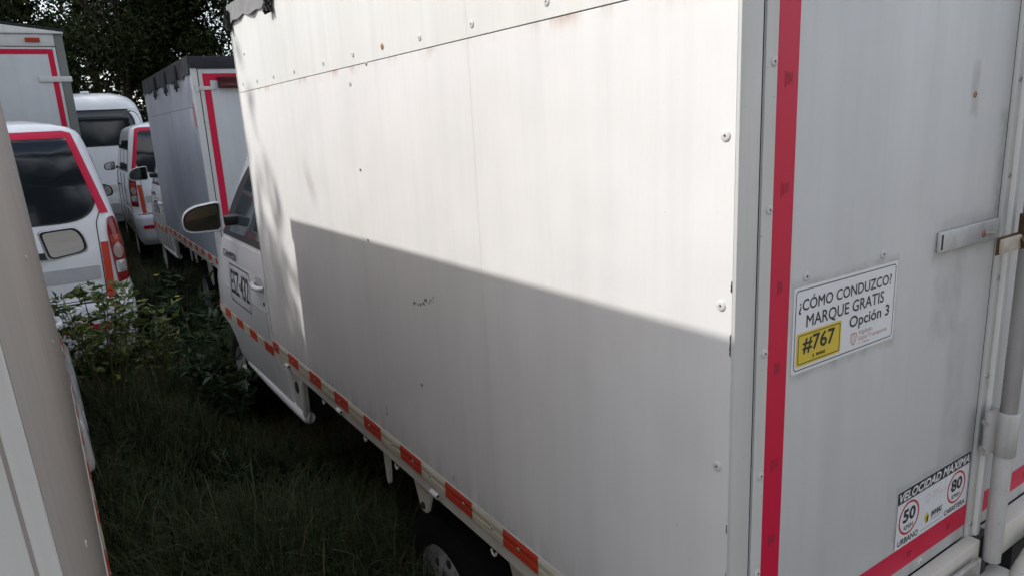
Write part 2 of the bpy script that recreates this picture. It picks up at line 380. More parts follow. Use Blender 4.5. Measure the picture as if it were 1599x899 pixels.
class Hull:
    """closed vehicle body: stacked rounded rectangles. keys: z, half width, rear y, front y, rear radius, front radius"""
    def __init__(s, xc, keys, nz=44, sm=2):
        k = np.array(keys, float); s.xc = xc; z = np.linspace(k[0,0], k[-1,0], nz)
        a = np.stack([np.interp(z, k[:,0], k[:,i]) for i in range(1, 6)], 1)
        for _ in range(sm):
            b = a.copy(); b[1:-1] = (a[:-2] + 2*a[1:-1] + a[2:])/4; a = b
        s.z = z; s.a = a
    def at(s, z): return [float(np.interp(z, s.z, s.a[:, i])) for i in range(5)]
    def side(s, sgn):
        def fn(y, z, h):
            hw, yr, yf, rr, rf = s.at(z); off = 0
            if y > yf-rf: d = min(y-(yf-rf), rf*0.999); off = rf - math.sqrt(rf*rf-d*d)
            elif y < yr+rr: d = min((yr+rr)-y, rr*0.999); off = rr - math.sqrt(rr*rr-d*d)
            return (s.xc + sgn*(hw - off + h), y, z)
        return fn
    def end(s, front):
        def fn(x, z, h):
            hw, yr, yf, rr, rf = s.at(z); r_ = rf if front else rr; off = 0
            if abs(x) > hw-r_: d = min(abs(x)-(hw-r_), r_*0.999); off = r_ - math.sqrt(r_*r_-d*d)
            return (s.xc + x, (yf - off + h) if front else (yr + off - h), z)
        return fn
    def mesh(s, nc=7, ns=10):
        mb = MB(); N = None
        for z, (hw, yr, yf, rr, rf) in zip(s.z, s.a):
            pts = []
            for cx_, cy_, r_, st in ((hw-rr, yr+rr, rr, -90), (hw-rf, yf-rf, rf, 0), (-hw+rf, yf-rf, rf, 90), (-hw+rr, yr+rr, rr, 180)):
                for k in range(nc+1):
                    t = R(st + 90*k/nc); pts.append((cx_ + r_*math.cos(t), cy_ + r_*math.sin(t)))
            full = []
            for i in range(len(pts)):
                full.append(pts[i])
                if i % (nc+1) == nc:
                    a, b = Vector(pts[i]), Vector(pts[(i+1) % len(pts)])
                    for j in range(1, ns): full.append(tuple(a + (b-a)*j/ns))
            N = len(full); mb.v += [(s.xc + x, y, float(z)) for x, y in full]
        for i in range(len(s.z)-1):
            for k in range(N): mb.f.append([i*N+k, i*N+(k+1) % N, (i+1)*N+(k+1) % N, (i+1)*N+k]); mb.mi.append(0)
        mb.f.append(list(range(N))[::-1]); mb.f.append(list(range((len(s.z)-1)*N, len(s.z)*N))); mb.mi += [0, 0]
        return mb

def cut(o, cutters):
    """boolean difference, then remove the cutters"""
    for c in cutters:
        md = o.modifiers.new('b', 'BOOLEAN'); md.operation = 'DIFFERENCE'; md.object = c; md.solver = 'EXACT'
    dg = bpy.context.evaluated_depsgraph_get(); dg.update()
    me = bpy.data.meshes.new_from_object(o.evaluated_get(dg)); o.modifiers.clear(); o.data = me
    for c in cutters: bpy.data.objects.remove(c)
    me.polygons.foreach_set('use_smooth', [True]*len(me.polygons)); me.set_sharp_from_angle(angle=R(35))

def cyl_cutter(xa, xb, y, z, r):
    return MB().lathe([(0, r), (xb-xa, r)], (1,0,0), (xa, y, z), 32).build('cutter', 'dark')

# ------------------------------------------------------------------ shared vehicle parts
def wheel(parent, x, y, z, r, sgn, width=0.17):
    """sgn -1: outer face looks to -x"""
    def P(a): return sgn*a
    rim_r = r*0.62
    mb = MB(); prof = [(-width, rim_r*0.98), (-0.012, rim_r*1.0), (0.0, rim_r*0.98), (-0.008, rim_r*0.92), (-0.026, rim_r*0.87), (-0.028, rim_r*0.80), (-0.018, rim_r*0.66), (-0.014, rim_r*0.50), (-0.024, rim_r*0.38), (-0.022, rim_r*0.28), (-0.004, rim_r*0.24), (-0.002, 0.0)]
    mb.lathe(prof, (sgn,0,0), (x, y, z), 32); mb.cur = 1
    for k in range(8):
        t = 2*math.pi*k/8
        c = Vector((x + sgn*(-0.0195), y + math.cos(t)*rim_r*0.66, z + math.sin(t)*rim_r*0.66))
        mb.lathe([(0, 0.017), (0.004, 0.014)], (sgn,0,0), c, 12)
    w = mb.build('wheel', ['rim', 'dark'], parent, 40)
    tb = MB()
    tp = [(-width, rim_r*0.97), (-width-0.01, r*0.8), (-width+0.01, r*0.96), (-width+0.03, r), (-0.035, r), (-0.012, r*0.965), (0.004, r*0.85), (0.006, r*0.75), (0.002, rim_r*1.02), (-0.01, rim_r*0.98)]
    tb.lathe(tp, (sgn,0,0), (x, y, z), 40, False); tb.build('tyre', 'tyre', w, 40)
    return w

def rivet_src(fn, r=0.008, mats=('screw', 'dark'), hgt=0.0035, name='rivet'):
    pass
RIV = {}
def rivet(parent, p, axis, r=0.0085, mat='screw', name='rivet'):
    key = (axis, r, mat)
    if key not in RIV:
        mb = MB(); mb.lathe([(0, r), (0.0012, r), (0.0022, r*0.82), (0.0024, r*0.35)], axis, (0,0,0), 14); mb.cur = 1
        mb.lathe([(0.0015, r*0.26), (0.0029, r*0.22)], axis, (0,0,0), 8)
        o = mb.build(name, [mat, 'dark'], parent, 50); RIV[key] = o; o.location = p; return o
    o = RIV[key].copy(); COL.objects.link(o); o.name = name; o.parent = parent; o.location = p; return o

def quadsheet(name, mat, parent, poly, fn, h, t=0.0012, smooth=None):
    return MB().prism(poly, lambda a, b, k: fn(a, b, h + k), t).build(name, mat, parent, smooth)

def mirror(parent, x0, x1, y, z0, z1, sgn, arm_to, square=False, tilt=0, yaw=0):
    """door mirror whose glass looks to -y; sgn = side of the vehicle"""
    PX, PY, PZ = (x0+x1)/2, y, (z0+z1)/2; xm = zm = 0.0; w, h = (x1-x0)/2, (z1-z0)/2; y = 0.0
    def outline(s, k=0.0):
        # blunt outer end, fuller at the inner end
        pts = ([(-sgn*w*.97, -h), (sgn*w*.62, -h*.98), (sgn*w*.98, -h*.72), (sgn*w, -h*.1), (sgn*w*.85, h*.42), (sgn*w*.35, h*.80), (-sgn*w*.8, h), (-sgn*w, h*.9)] if not square else [(-sgn*w*.80, -h), (sgn*w*.70, -h*.80), (sgn*w, -h*.60), (sgn*w*.92, h*.35), (sgn*w*.62, h*.95), (-sgn*w*.9, h*.92), (-sgn*w, h*.75)])
        return [(xm + a*s, zm + b*s) for a, b in rpoly(pts, 0.03)]
    mb = MB(); N = len(outline(1)); secs = [(0.0, 0.90), (-0.022, 0.94), (-.020, .985), (0.004, 1.0), (0.03, 0.98), (0.06, 0.85), (0.085, 0.5)]
    for dy, s in secs: mb.v += [(a, y + dy, b) for a, b in outline(s)]
    for i in range(len(secs)-1):
        for k in range(N): mb.f.append([i*N+k, i*N+(k+1) % N, (i+1)*N+(k+1) % N, (i+1)*N+k]); mb.mi.append(0)
    mb.f.append(list(range(N))); mb.f.append(list(range((len(secs)-1)*N, len(secs)*N))); mb.mi += [0, 0]
    o = mb.build('mirror', 'white', parent, 45); o.location = (PX, PY, PZ); o.rotation_euler = (R(tilt), 0, R(yaw))
    g = MB(); g.prism(outline(0.93), lambda a, b, k: (a, y - 0.001 - k, b), 0.002); g.build('mirror_bezel', 'black', o)
    g = MB(); g.prism(outline(0.81), lambda a, b, k: (a, y - 0.0032 - k, b), 0.001); g.build('mirror_glass', 'mirror', o)
    a = MB(); xi = (x0 if sgn > 0 else x1) - PX; xe = arm_to[0] - PX
    a.bbox(min(xi - 0.01*sgn, xe), max(xi - 0.01*sgn, xe), y + 0.0, y + 0.07, zm - h*0.75, zm - h*0.1, 0.012); a.build('mirror_arm', 'black', o, 40)
    return o

# ------------------------------------------------------------------ box truck with small cab
W = 1.76; LB = 2.865; ZF = 0.75; ZS = 1.954; ZT = 2.275
rearf = lambda a, b, h: (a, -h, b)            # rear face, +x to the right, h outwards
leftf = lambda a, b, h: (-h, a, b)            # left side
rightf = lambda a, b, h: (W + h, a, b)

def truck_cab(root, y0, flare=0.0):
    xc = W/2
    yl = y0 - .20; fl_ = flare
    H = Hull(xc, [(0.355, .80, yl, y0+1.66, .03, .45), (0.375, .838+fl_, yl, y0+1.68, .03, .46), (0.41, .854+fl_, yl, y0+1.70, .03, .48), (0.62, .868+fl_*.6, yl, y0+1.76, .03, .52), (0.636, .868, yl, y0+1.76, .03, .52), (0.640, .868, y0, y0+1.76, .03, .52), (0.85, .870, y0, y0+1.74, .03, .54), (1.05, .855, y0, y0+1.62, .03, .50),
                 (1.17, .838, y0, y0+1.40, .03, .42), (1.30, .812, y0, y0+1.22, .03, .36), (1.55, .765, y0, y0+.90, .03, .30), (1.74, .725, y0, y0+.66, .03, .25), (1.82, .66, y0, y0+.54, .03, .2), (1.86, .54, y0+.03, y0+.42, .03, .15)], 76, 1)
    body = H.mesh().build('cab', 'white', root, 35)
    yw = y0 + 1.22
    cut(body, [cyl_cutter(-0.15, 0.26, yw, 0.20, 0.40), cyl_cutter(W-0.26, W+0.15, yw, 0.20, 0.40)])
    for sg in (-1, 1):
        fs = H.side(sg)
        wheel(root, 0.075 if sg < 0 else W-0.075, yw, 0.20, 0.29, sg)
        # door skin, a hair proud of the body
        dp = rpoly([(y0+.06, .47), (y0+.62, .47), (y0+.84, .66), (y0+1.02, .82), (y0+1.04, 1.155), (y0+.06, 1.155)], [.05,.10,.10,.08,.03,.03])
        d = patch(MB(), dp, fs, 0.004, 0.006, 7).build('cab_door', 'white', root, 40)
        # window: black surround and glass
        wp = rpoly([(y0+.05, 1.175), (y0+1.10, 1.175), (y0+1.02, 1.25), (y0+.62, 1.52), (y0+.36, 1.66), (y0+.05, 1.67)], [.03,.03,.05,.2,.06,.03])
        wf = patch(MB(), wp, fs, 0.003, 0.008, 5).build('window_frame', 'black', root, 40)
        gp = rpoly([(y0+.12, 1.215), (y0+.84, 1.205), (y0+.56, 1.475), (y0+.34, 1.60), (y0+.12, 1.61)], [.03,.03,.1,.05,.03])
        patch(MB(), gp, fs, 0.006, 0.004, 5).build('window', 'lightglass', wf, 40)
        # handle
        hb = MB(); x_, _, _ = fs(y0+.16, .99, 0)
        hb.tube([fs(y0+.085, .985, .004), fs(y0+.095, .985, .028), fs(y0+.16, .986, .036), fs(y0+.235, .988, .030), fs(y0+.25, .988, .004)], [.012,.014,.014,.014,.012], 10)
        hb.build('door_handle', 'white', d, 60)
        cp = MB(); patch(cp, rrect(y0+.075, y0+.26, .955, 1.03, .03), fs, 0.0045, 0.002, 2).build('handle_recess', 'greypaint', d, 40)
        kb = MB(); c = fs(y0+.085, .905, .004); kb.lathe([(0, .011), (.004, .010)], (sg,0,0), c, 12); kb.build('keyhole', 'black', d)
        # press line along the door bottom and a trim moulding
        ln = MB(); ln.tube([fs(y0+.055+.98*t/12, .865, .002) for t in range(13)], .0045, 6); ln.build('press_line', 'greypaint', d, 60)
        # sill tube
        st = MB(); st.tube([(xc + sg*.832, y0-.375, .415), (xc + sg*.838, y0-.37, .415), (xc + sg*.840, y0-.10, .412), (xc + sg*.840, y0+.30, .408), (xc + sg*.838, y0+.74, .405)], [.024,.030,.030,.028,.020], 14)
        st.build('sill', 'white', root, 60)
        # rear cab fender in front of the box
        ff = MB(); ff.bbox(xc + sg*.825 if sg > 0 else xc - .853, xc + .853 if sg > 0 else xc - .825, y0-.37, y0-.206, .40, .645, .02); fo = ff.build('cab_fender', 'post', root, 40)
        hh = MB(); hh.lathe([(0, .032), (.003, .028)], (sg,0,0), (xc + sg*.853, y0-.275, .55), 16); hh.build('fender_hole', 'dark', fo)
        fl = MB(); fl.bbox(xc + sg*.846 if sg > 0 else xc-.862, xc + .862 if sg > 0 else xc-.846, y0-.385, y0-.345, .42, .66, .006); fl.build('fender_flange', 'post', root, 40)
    MB().box(.06, W-.06, y0-.216, y0-.203, .34, .635).build('dark_backing', 'dark', root)  # added dark sheet covering the white lower back of the cab
    # tape squares along the cab flank
    fs = H.side(-1); fr = H.side(1)
    for f_ in (fs, fr):
        for k in range(9):
            a = y0 + .02 + .157*k
            if a + .15 > y0+1.60: break
            if a < y0 + .98 or True:
                mb = MB(); patch(mb, [(a+.004, .640), (a+.153, .640), (a+.153, .690), (a+.004, .690)], f_, 0.0065, .003, 2)
                mb.build('reflective_tape', 'orange' if k % 2 == 0 else 'paletape', root, 50)
    # windscreen
    fe = H.end(True)
    ws = patch(MB(), rpoly([(-.66, 1.20), (.66, 1.20), (.55, 1.70), (-.55, 1.70)], .08), fe, 0.004, .004, 6).build('windscreen', 'glass', root, 50)
    for sg in (-1, 1):
        patch(MB(), rpoly([(sg*.40, .78), (sg*.68, .80), (sg*.66, .93), (sg*.42, .93)], .05), fe, 0.008, .012, 4).build('headlight', 'lampclear', root, 50)
    patch(MB(), rrect(-.30, .30, .74, .82, .02), fe, .006, .006, 3).build('grille', 'black', root, 50)
    patch(MB(), rrect(-.70, .70, .40, .56, .03), fe, .02, .03, 4).build('front_bumper', 'white', root, 50)
    # wiper sticking above the A pillar
    wb = MB()
    for sg in (-1,): wb.tube([(xc - .48, y0+.77, 1.66), (xc-.56, y0+.80, 1.66), (xc-.66, y0+.86, 1.60)], .012, 6)
    wb.build('wiper', 'black', root)
    return H

def truck_box(root, left_mat, right_mat, joints, top_tarp, skirt=.022):
    # chassis and floor
    ch = MB()
    for x in (.42, W-.42): ch.box(x-.035, x+.035, .05, LB+1.6, .36, .50)
    for y in (.3, 1.22, 2.2): ch.box(.46, W-.46, y-.03, y+.03, .38, .46)
    ch.build('chassis', 'dark', root)
    MB().lathe([(0, .035), (1.36, .035)], (1,0,0), (.2, 1.22, .20), 12).build('axle', 'dark', root, 40)
    MB().box(.02, W-.02, .012, LB-.012, .665, .742).build('cargo_floor', 'dark', root)
    for sg, x in ((-1, .06), (1, W-.06)): wheel(root, x, 1.22, .20, .30, sg)
    MB().box(.008, W-.008, LB-.02, LB-.004, ZF-.09, ZT-.01).build('front_wall', 'panel_top', root)
    # sheets on both flanks
    for fn, mat, nm in ((leftf, left_mat, 'side_wall'), (rightf, right_mat, 'side_wall')):
        MB().prism([(.004, ZF), (LB-.004, ZF), (LB-.004, ZT-.012), (.004, ZT-.012)], lambda a, b, k, fn=fn: fn(a, b, -.008 - k), .012).build(nm, 'dark', root)
        ys = [0.0] + joints + [LB]
        for i in range(len(ys)-1):
            a, b = ys[i] + .00035, ys[i+1] - .00035
            for (z0, z1, mt, h) in ((ZF - .002, ZS - .0016, mat, 0.0), (ZS + .0010, ZT, 'panel_top' if mat == 'panel' else mat, 0.0)):
                mb = MB(); nn = 8
                mb.prism([(a, z0), (b, z0), (b, z1), (a, z1)], lambda p, q, k, fn=fn, h=h: fn(p, q, h - k), .007)
                mb.build('panel_sheet', mt, root)
        # trim up the front edge
        MB().prism([(LB+.0008, ZF-.05), (LB+.010, ZF-.05), (LB+.010, ZT+.01), (LB+.0008, ZT+.01)], lambda p, q, k, fn=fn: fn(p, q, .002 - k), .02).build('edge_trim', 'post', root)
        # bottom rail: pressed channel with two ridges
        prof = [(.003, ZF-.003), (.006, ZF-.012), (.006, ZF-.020), (.0048, ZF-.024), (.0048, ZF-.031), (.006, ZF-.035), (.006, ZF-.054), (.001, ZF-.058), (.001, ZF-.097), (-.004, ZF-.101), (-.03, ZF-.101), (-.03, ZF-.004)]
        mb = MB(); n = len(prof)
        mb.v = [fn(y, z, h) for y in (0.0, LB+.01) for h, z in prof]
        for i in range(n): mb.f.append([i, (i+1) % n, n+(i+1) % n, n+i]); mb.mi.append(0)
        mb.f += [list(range(n)), list(range(n, 2*n))]; mb.mi += [0, 0]
        rl = mb.build('side_rail', 'rail', root)
        # tape along the rail
        y = .243 - .314; k = 0
        while y < LB - .05:
            for a, ln, mt in ((y, .157, 'orange'), (y+.157, .157, 'paletape')):
                a0, a1 = max(a, .012), min(a + ln - .002, LB-.004)
                if a1 - a0 < .03: continue
                tb = MB(); pr = [(.0046, ZF-.0035), (.0072, ZF-.012), (.0072, ZF-.0203), (.0062, ZF-.0243), (.0062, ZF-.0307), (.0072, ZF-.0347), (.0072, ZF-.0525)]
                tb.v = [fn(q, z, h) for q in (a0, a1) for h, z in pr]; m_ = len(pr)
                for i in range(m_-1): tb.f.append([i, i+1, m_+i+1, m_+i]); tb.mi.append(0)
                tb.build('reflective_tape', mt, rl)
                rivet(rl, fn((a0+a1)/2 + random.uniform(-.03, .03), ZF-.0275, .0062), ((-1,0,0) if fn is leftf else (1,0,0)), .0055, 'screw')
            y += .314
        # hinge barrels and tie hooks under the rail
        for y in (.28, 1.095, 1.916, 2.62) if (fn is leftf or left_mat == 'panel') else ():
            hbr = MB().lathe([(0, .0075), (.001, .0088), (.046, .0088), (.0461, .0066), (.036, .0066)], (0,-1,0), fn(y+.023, ZF-.074, .010), 12); hbr.cur = 1; hbr.lathe([(.0365, .0064), (.0385, .0064)], (0,-1,0), fn(y+.023, ZF-.074, .010), 12); hbr.build('hinge_barrel', ['rivet', 'gap'], rl, 40)
        for y in (.776, 1.40, 1.679, 2.143, 2.45):
            pts = [fn(y + .012*math.cos(t), ZF-.105 + .014*math.sin(t), .0) for t in [R(180 + 18*i) for i in range(11)]]
            MB().tube(pts, .003, 6).build('tie_hook', 'rail', rl, 60)
        # brackets below the bed
        pk = MB().prism(rpoly([(1.518, .66), (1.568, .66), (1.556, .535), (1.548, .508), (1.536, .508), (1.53, .535)], .008, 2), lambda a, b, k, fn=fn: fn(a, b, -.02 - k), .012)
        pk.build('hanger', 'rail', root)
        bk = MB().prism(rpoly([(1.165, .66), (1.315, .66), (1.262, .538), (1.222, .538)], .01, 2), lambda a, b, k, fn=fn: fn(a, b, -.016 - k), .012).build('spring_bracket', 'rail', root)
        MB().lathe([(0, .013), (.006, .011)], (-1,0,0) if fn is leftf else (1,0,0), fn(1.242, .560, -.016), 10).build('bolt', 'dark', bk)
        MB().prism(rpoly([(.56, .66), (.77, .66), (.70, .50), (.62, .42), (.58, .42)], .01, 2), lambda a, b, k, fn=fn: fn(a, b, -.03 - k), .012).build('mudguard_stay', 'rail', root)
    # roof with a tarpaulin skirt
    rb = MB()
    rb.box(-.006, W+.006, -.004, LB+.012, ZT+.004, ZT+.055)
    n = 40
    ro = rb.build('roof', top_tarp, root)
    for fn in (leftf, rightf):
        sk = MB(); top = []; bot = []
        for i in range(n+1):
            y = -.004 + (LB+.03)*i/n
            sag = .012*math.sin(i*0.9) + .010*math.sin(i*2.3+1)
            top.append(fn(y, ZT+.062, .004)); bot.append(fn(y, ZT - skirt + sag*(.7 + 4*max(0, skirt-.03)), .012 + .006*math.sin(i*1.7)))
        sk.add(top + bot, [(i, i+1, n+1+i+1, n+1+i) for i in range(n)])
        sk.build('tarpaulin_skirt', top_tarp, ro, 60)
    return ro

def rear_face(root, with_lock=True, marks=True, pw=.0495, gap=.008, dmat='door', seal=('gap', .02)):
    AX = (0,-1,0)
    for sx in (0, 1):
        X = (lambda x: x) if sx == 0 else (lambda x: W - x)
        f = (lambda a, b, h, X=X: (X(a), -h, b))
        def bx(mb, a0, a1, h0, h1, z0, z1, b=.003): return mb.bbox(min(X(a0), X(a1)), max(X(a0), X(a1)), -h1, -h0, z0, z1, b)
        bx(MB(), .0006, pw, -.03, .006, .64, ZT+.0, .004).build('corner_post', 'post', root, 40)
        MB().box(min(X(pw-.004), X(pw+gap)), max(X(pw-.004), X(pw+gap)), -.001 if seal[0] == 'gap' else -.0042, .02, ZF-.01, ZT-.01).build('door_seal', seal[0], root)
        d = bx(MB(), pw+gap-.0018, .8525, -.022, .003, ZF-.006, 2.235, .002).build('rear_door', dmat, root, 40)
        bx(MB(), pw+gap-.0015, .0835, .0031, .0052, ZF-.004, 2.233, .0008).build('door_flange', 'post', d)
        # vertical and horizontal tape
        pts = []
        tb = MB(); tb.prism([(.0842, ZF-.003), (.1352, ZF-.003), (.1352, 2.200), (.0842, 2.200)], lambda a, b, k: f(a, b, .0033 + k), .0008)
        tb.build('reflective_tape', 'red', d)
        tb = MB(); tb.prism([(.1356, .778), (.8515, .778), (.8515, .832), (.1356, .832)], lambda a, b, k: f(a, b, .0033 + k), .0008)
        tb.build('reflective_tape', 'red', d)
        tb = MB(); tb.prism([(.1356, 2.148), (.8515, 2.148), (.8515, 2.200), (.1356, 2.200)], lambda a, b, k: f(a, b, .0033 + k), .0008)
        tb.build('reflective_tape', 'red', d)
        if marks:
            for z in (.88, 1.04, 1.18, 1.345, 1.49, 1.645, 1.81, 1.985):
                mk = MB(); z += random.uniform(-.012, .012)
                for j in range(random.choice((2, 3, 4))):
                    mk.prism([(.103 + .005*j, z-.012 + .003*j), (.1055 + .005*j, z-.012 + .002*j), (.106+.005*j, z+.010), (.1035+.005*j, z+.012 - .003*j)], lambda a, b, k: f(a, b, .0042 + k), .0003)
                mk.build('tape_print', 'inkfade', d)
            for x in (.25, .42, .59, .76):
                mk = MB()
                for j in range(3):
                    mk.prism([(x + .006*j, .797), (x + .003 + .006*j, .797), (x + .003 + .006*j, .812), (x + .006*j, .812)], lambda a, b, k: f(a, b, .0042 + k), .0003)
                mk.build('tape_print', 'inkfade', d)
        for z in (.80, .985, 1.171, 1.388, 1.619, 1.837, 2.05): rivet(d, f(.0745, z, .0052), AX, .0075, 'post')
        # closing edge
        MB().box(min(X(.851), X(.859)), max(X(.851), X(.859)), -.0015, .02, ZF-.004, 2.233).build('door_seal', 'gap', d)
        bx(MB(), .857, .8795, -.03, .010, ZF-.03, 2.235, .003).build('closing_flange', 'post', d, 40)
        for z in (.775, 1.151, 1.38, 1.604, 1.80): rivet(d, f(.868, z, .010), AX, .0065, 'screw')
        # hinges on the outer edge, high up
        if True:
            for z in (2.09,) if with_lock else (1.0, 2.09):
                hg = MB(); hg.bbox(min(X(.02), X(.17)), max(X(.02), X(.17)), -.012, -.0052, z-.014, z+.014, .003); hg.build('hinge_strap', 'post', d, 40)
                MB().lathe([(0, .011), (.05, .011)], (0,0,1), f(.036, z-.025, .012), 10).build('hinge_pin', 'rail', d, 40)
    # header and sill
    MB().bbox(.050, W-.050, -.005, .03, 2.24, ZT+.003, .003).build('header', 'post', root, 40)
    if with_lock:
        MB().bbox(-.004, .872, -.034, -.0032, .665, .7425, .004).build('rear_sill', 'rail', root, 40)
        MB().bbox(.930, W+.004, -.045, -.0032, .665, .7425, .005).build('rear_sill', 'rail', root, 40)
    else: MB().bbox(-.004, W+.004, -.050, -.0085, .650, .7435, .008).build('rear_sill', 'rail', root, 40)
    return

def rear_lock(root):
    AX = (0,-1,0)
    # pale flange of the right door, lock rod, sleeve, plate, hasp, strap
    MB().bbox(.8802, .8985, -.020, .0, ZF-.02, 2.23, .003).build('overlap_flange', 'panel_top', root, 40)
    rod = MB().lathe([(0, .0175), (1.42, .0175)], (0,0,1), (.898, -.050, 0.80), 18).build('lock_rod', 'galv', root, 50)
    sl = MB(); sl.lathe([(0, .014), (.002, .0195), (.275, .0198), (.278, .018)], (0,0,1), (.898, -.050, .685), 20); sl.build('rod_sleeve', 'wornwhite', root, 50)
    cl = MB(); cl.lathe([(0, .021), (.002, .0232), (.104, .0232), (.106, .021)], (0,0,1), (.898, -.050, .962), 20)
    cl.build('rod_clamp', 'wornwhite', root, 50)
    pl = MB(); pl.bbox(.838, .884, -.038, -.0275, .970, 1.078, .003); pl.build('clamp_plate', 'wornwhite', root, 40)
    for z in (.99, 1.055): MB().lathe([(0, .007), (.006, .007)], (-1,0,0), (.838, -.030, z), 6).build('clamp_bolt', 'chrome', root)
    # strap on the left door
    st = MB(); st.bbox(.598, .842, -.012, -.0034, 1.473, 1.515, .0035); s_ = st.build('latch_strap', 'door_near', root, 40)
    MB().prism([(.601, 1.480), (.606, 1.480), (.606, 1.510), (.601, 1.510)], lambda a, b, k: rearf(a, b, .0122 + k), .0006).build('strap_slot', 'gap', s_)
    rivet(s_, (.775, -.012, 1.49), AX, .008, 'rustscrew')
    MB().tube([(.775, -.0125, 1.491), (.79, -.016, 1.490), (.812, -.0165, 1.487)], .0028, 6).build('latch_pin', 'hasp', s_, 60)
    hb = MB(); hb.bbox(.715, .800, -.074, -.066, 1.462, 1.492, .003); hb.build('hasp', 'hasp', root, 40)
    he = MB(); he.bbox(.711, .7995, -.0655, -.062, 1.459, 1.4955, .002); he.build('hasp_backing', 'rust', root, 40)
    hk = MB(); hk.tube([(.795, -.07, 1.474), (.815, -.080, 1.482), (.828, -.080, 1.512), (.842, -.078, 1.532), (.862, -.076, 1.530), (.880, -.078, 1.515)], [.014,.013,.012,.013,.014,.012], 8)
    hk.build('hasp_hook', 'rust', root, 50)
    cr = MB(); cr.lathe([(0, .022), (.05, .022)], (0,0,1), (.898, -.050, 1.47), 16); cr.build('rod_collar', 'rust', root, 40)
    rivet(root, (.698, -.003, 1.774), AX, .006, 'rustscrew'); 
    for x, z in ((.179, 1.497), (.408, 1.500), (.652, .760), (.30, .760)): rivet(root, (x, -.003, z), AX, .0085, 'door')
    # bumper under the doors
    bp = MB(); bp.tube([(.06, -.062, .690), (.62, -.062, .690), (.705, -.062, .690)], .024, 14); bt = bp.build('bumper_tube', 'chrome', root, 50)
    MB().lathe([(0, .017), (.003, .016)], (1,0,0), (.7052, -.062, .690), 14).build('tube_opening', 'gap', bt)
    MB().bbox(.715, .845, -.052, -.0405, .640, .715, .005).build('bumper_plate', 'chrome', root, 40)
    b2 = MB(); b2.tube([(.96, -.085, .600), (.985, -.095, .640), (1.05, -.098, .672), (1.2, -.10, .680), (W-.02, -.10, .680)], [.026,.03,.032,.032,.032], 14); b2.build('bumper_tube', 'rail', root, 50)
    MB().bbox(.80, .98, -.070, -.02, .575, .632, .006).build('bumper_bracket', 'rail', root, 40)
    MB().bbox(.8735, .9285, -.030, -.012, .60, .742, .004).build('latch_socket', 'dark', root, 40)

def sticker_driving(root):
    f = rearf
    s = MB().prism(rrect(.148, .461, 1.330, 1.481, .004), lambda a, b, k: f(a, b, .0034 + k), .0008).build('driving_notice', 'sticker', root)
    s['label'] = 'white notice with the text CÓMO CONDUZCO and a yellow #767 box'
    h = .0044
    o = rrect(.153, .456, 1.335, 1.476, .008); mb = MB(); ring(mb, o, scaled(o, .0018), f, h)
    text(mb, '¿CÓMO CONDUZCO?', .162, .442, 1.434, 1.464, f, h, .008)
    text(mb, 'MARQUE GRATIS', .184, .420, 1.4045, 1.4305, f, h, .008)
    text(mb, 'Opción 3', .312, .441, 1.3735, 1.4015, f, h, .012)
    mb.build('lettering', 'ink', s)
    mb = MB(); mb.prism(rrect(.1595, .2870, 1.342, 1.401, .004), lambda a, b, k: f(a, b, h + k), .0002); mb.build('number_box', 'yellow', s)
    mb = MB(); h2 = h + .0006
    o = rrect(.1635, .2835, 1.3455, 1.3975, .004); ring(mb, o, scaled(o, .0014), f, h2)
    text(mb, '#767', .176, .268, 1.362, 1.393, f, h2, .015)
    text(mb, 'INVIAS', .216, .242, 1.3515, 1.3575, f, h2, .03)
    mb.add([f(.206, 1.349, h2), f(.210, 1.354, h2), f(.206, 1.359, h2)], [(0,1,2)])
    mb.build('number_lettering', 'ink', s)
    mb = MB()
    text(mb, 'Vigilado', .343, .388, 1.3590, 1.3700, f, h, .0)
    text(mb, 'SuperTransporte', .343, .437, 1.3475, 1.3585, f, h, .0)
    o = rpoly([(.318, 1.368), (.338, 1.368), (.337, 1.353), (.328, 1.343), (.319, 1.353)], .004, 3); ring(mb, o, scaled(o, .0022), f, h)
    o = rpoly([(.324, 1.364), (.332, 1.364), (.331, 1.354), (.328, 1.350), (.325, 1.354)], .002, 2); ring(mb, o, scaled(o, .0010), f, h)
    mb.build('agency_lettering', 'brownprint', s)
    mb = MB(); mb.prism([(.343, 1.3440), (.358, 1.3440), (.358, 1.3450), (.343, 1.3450)], lambda a, b, k: f(a, b, h + k), .0001); mb.build('yellow_dash', 'yellow', s)
    mb = MB(); mb.prism([(.360, 1.3440), (.380, 1.3440), (.380, 1.3450), (.360, 1.3450)], lambda a, b, k: f(a, b, h + k), .0001); mb.build('dark_dash', 'ink', s)

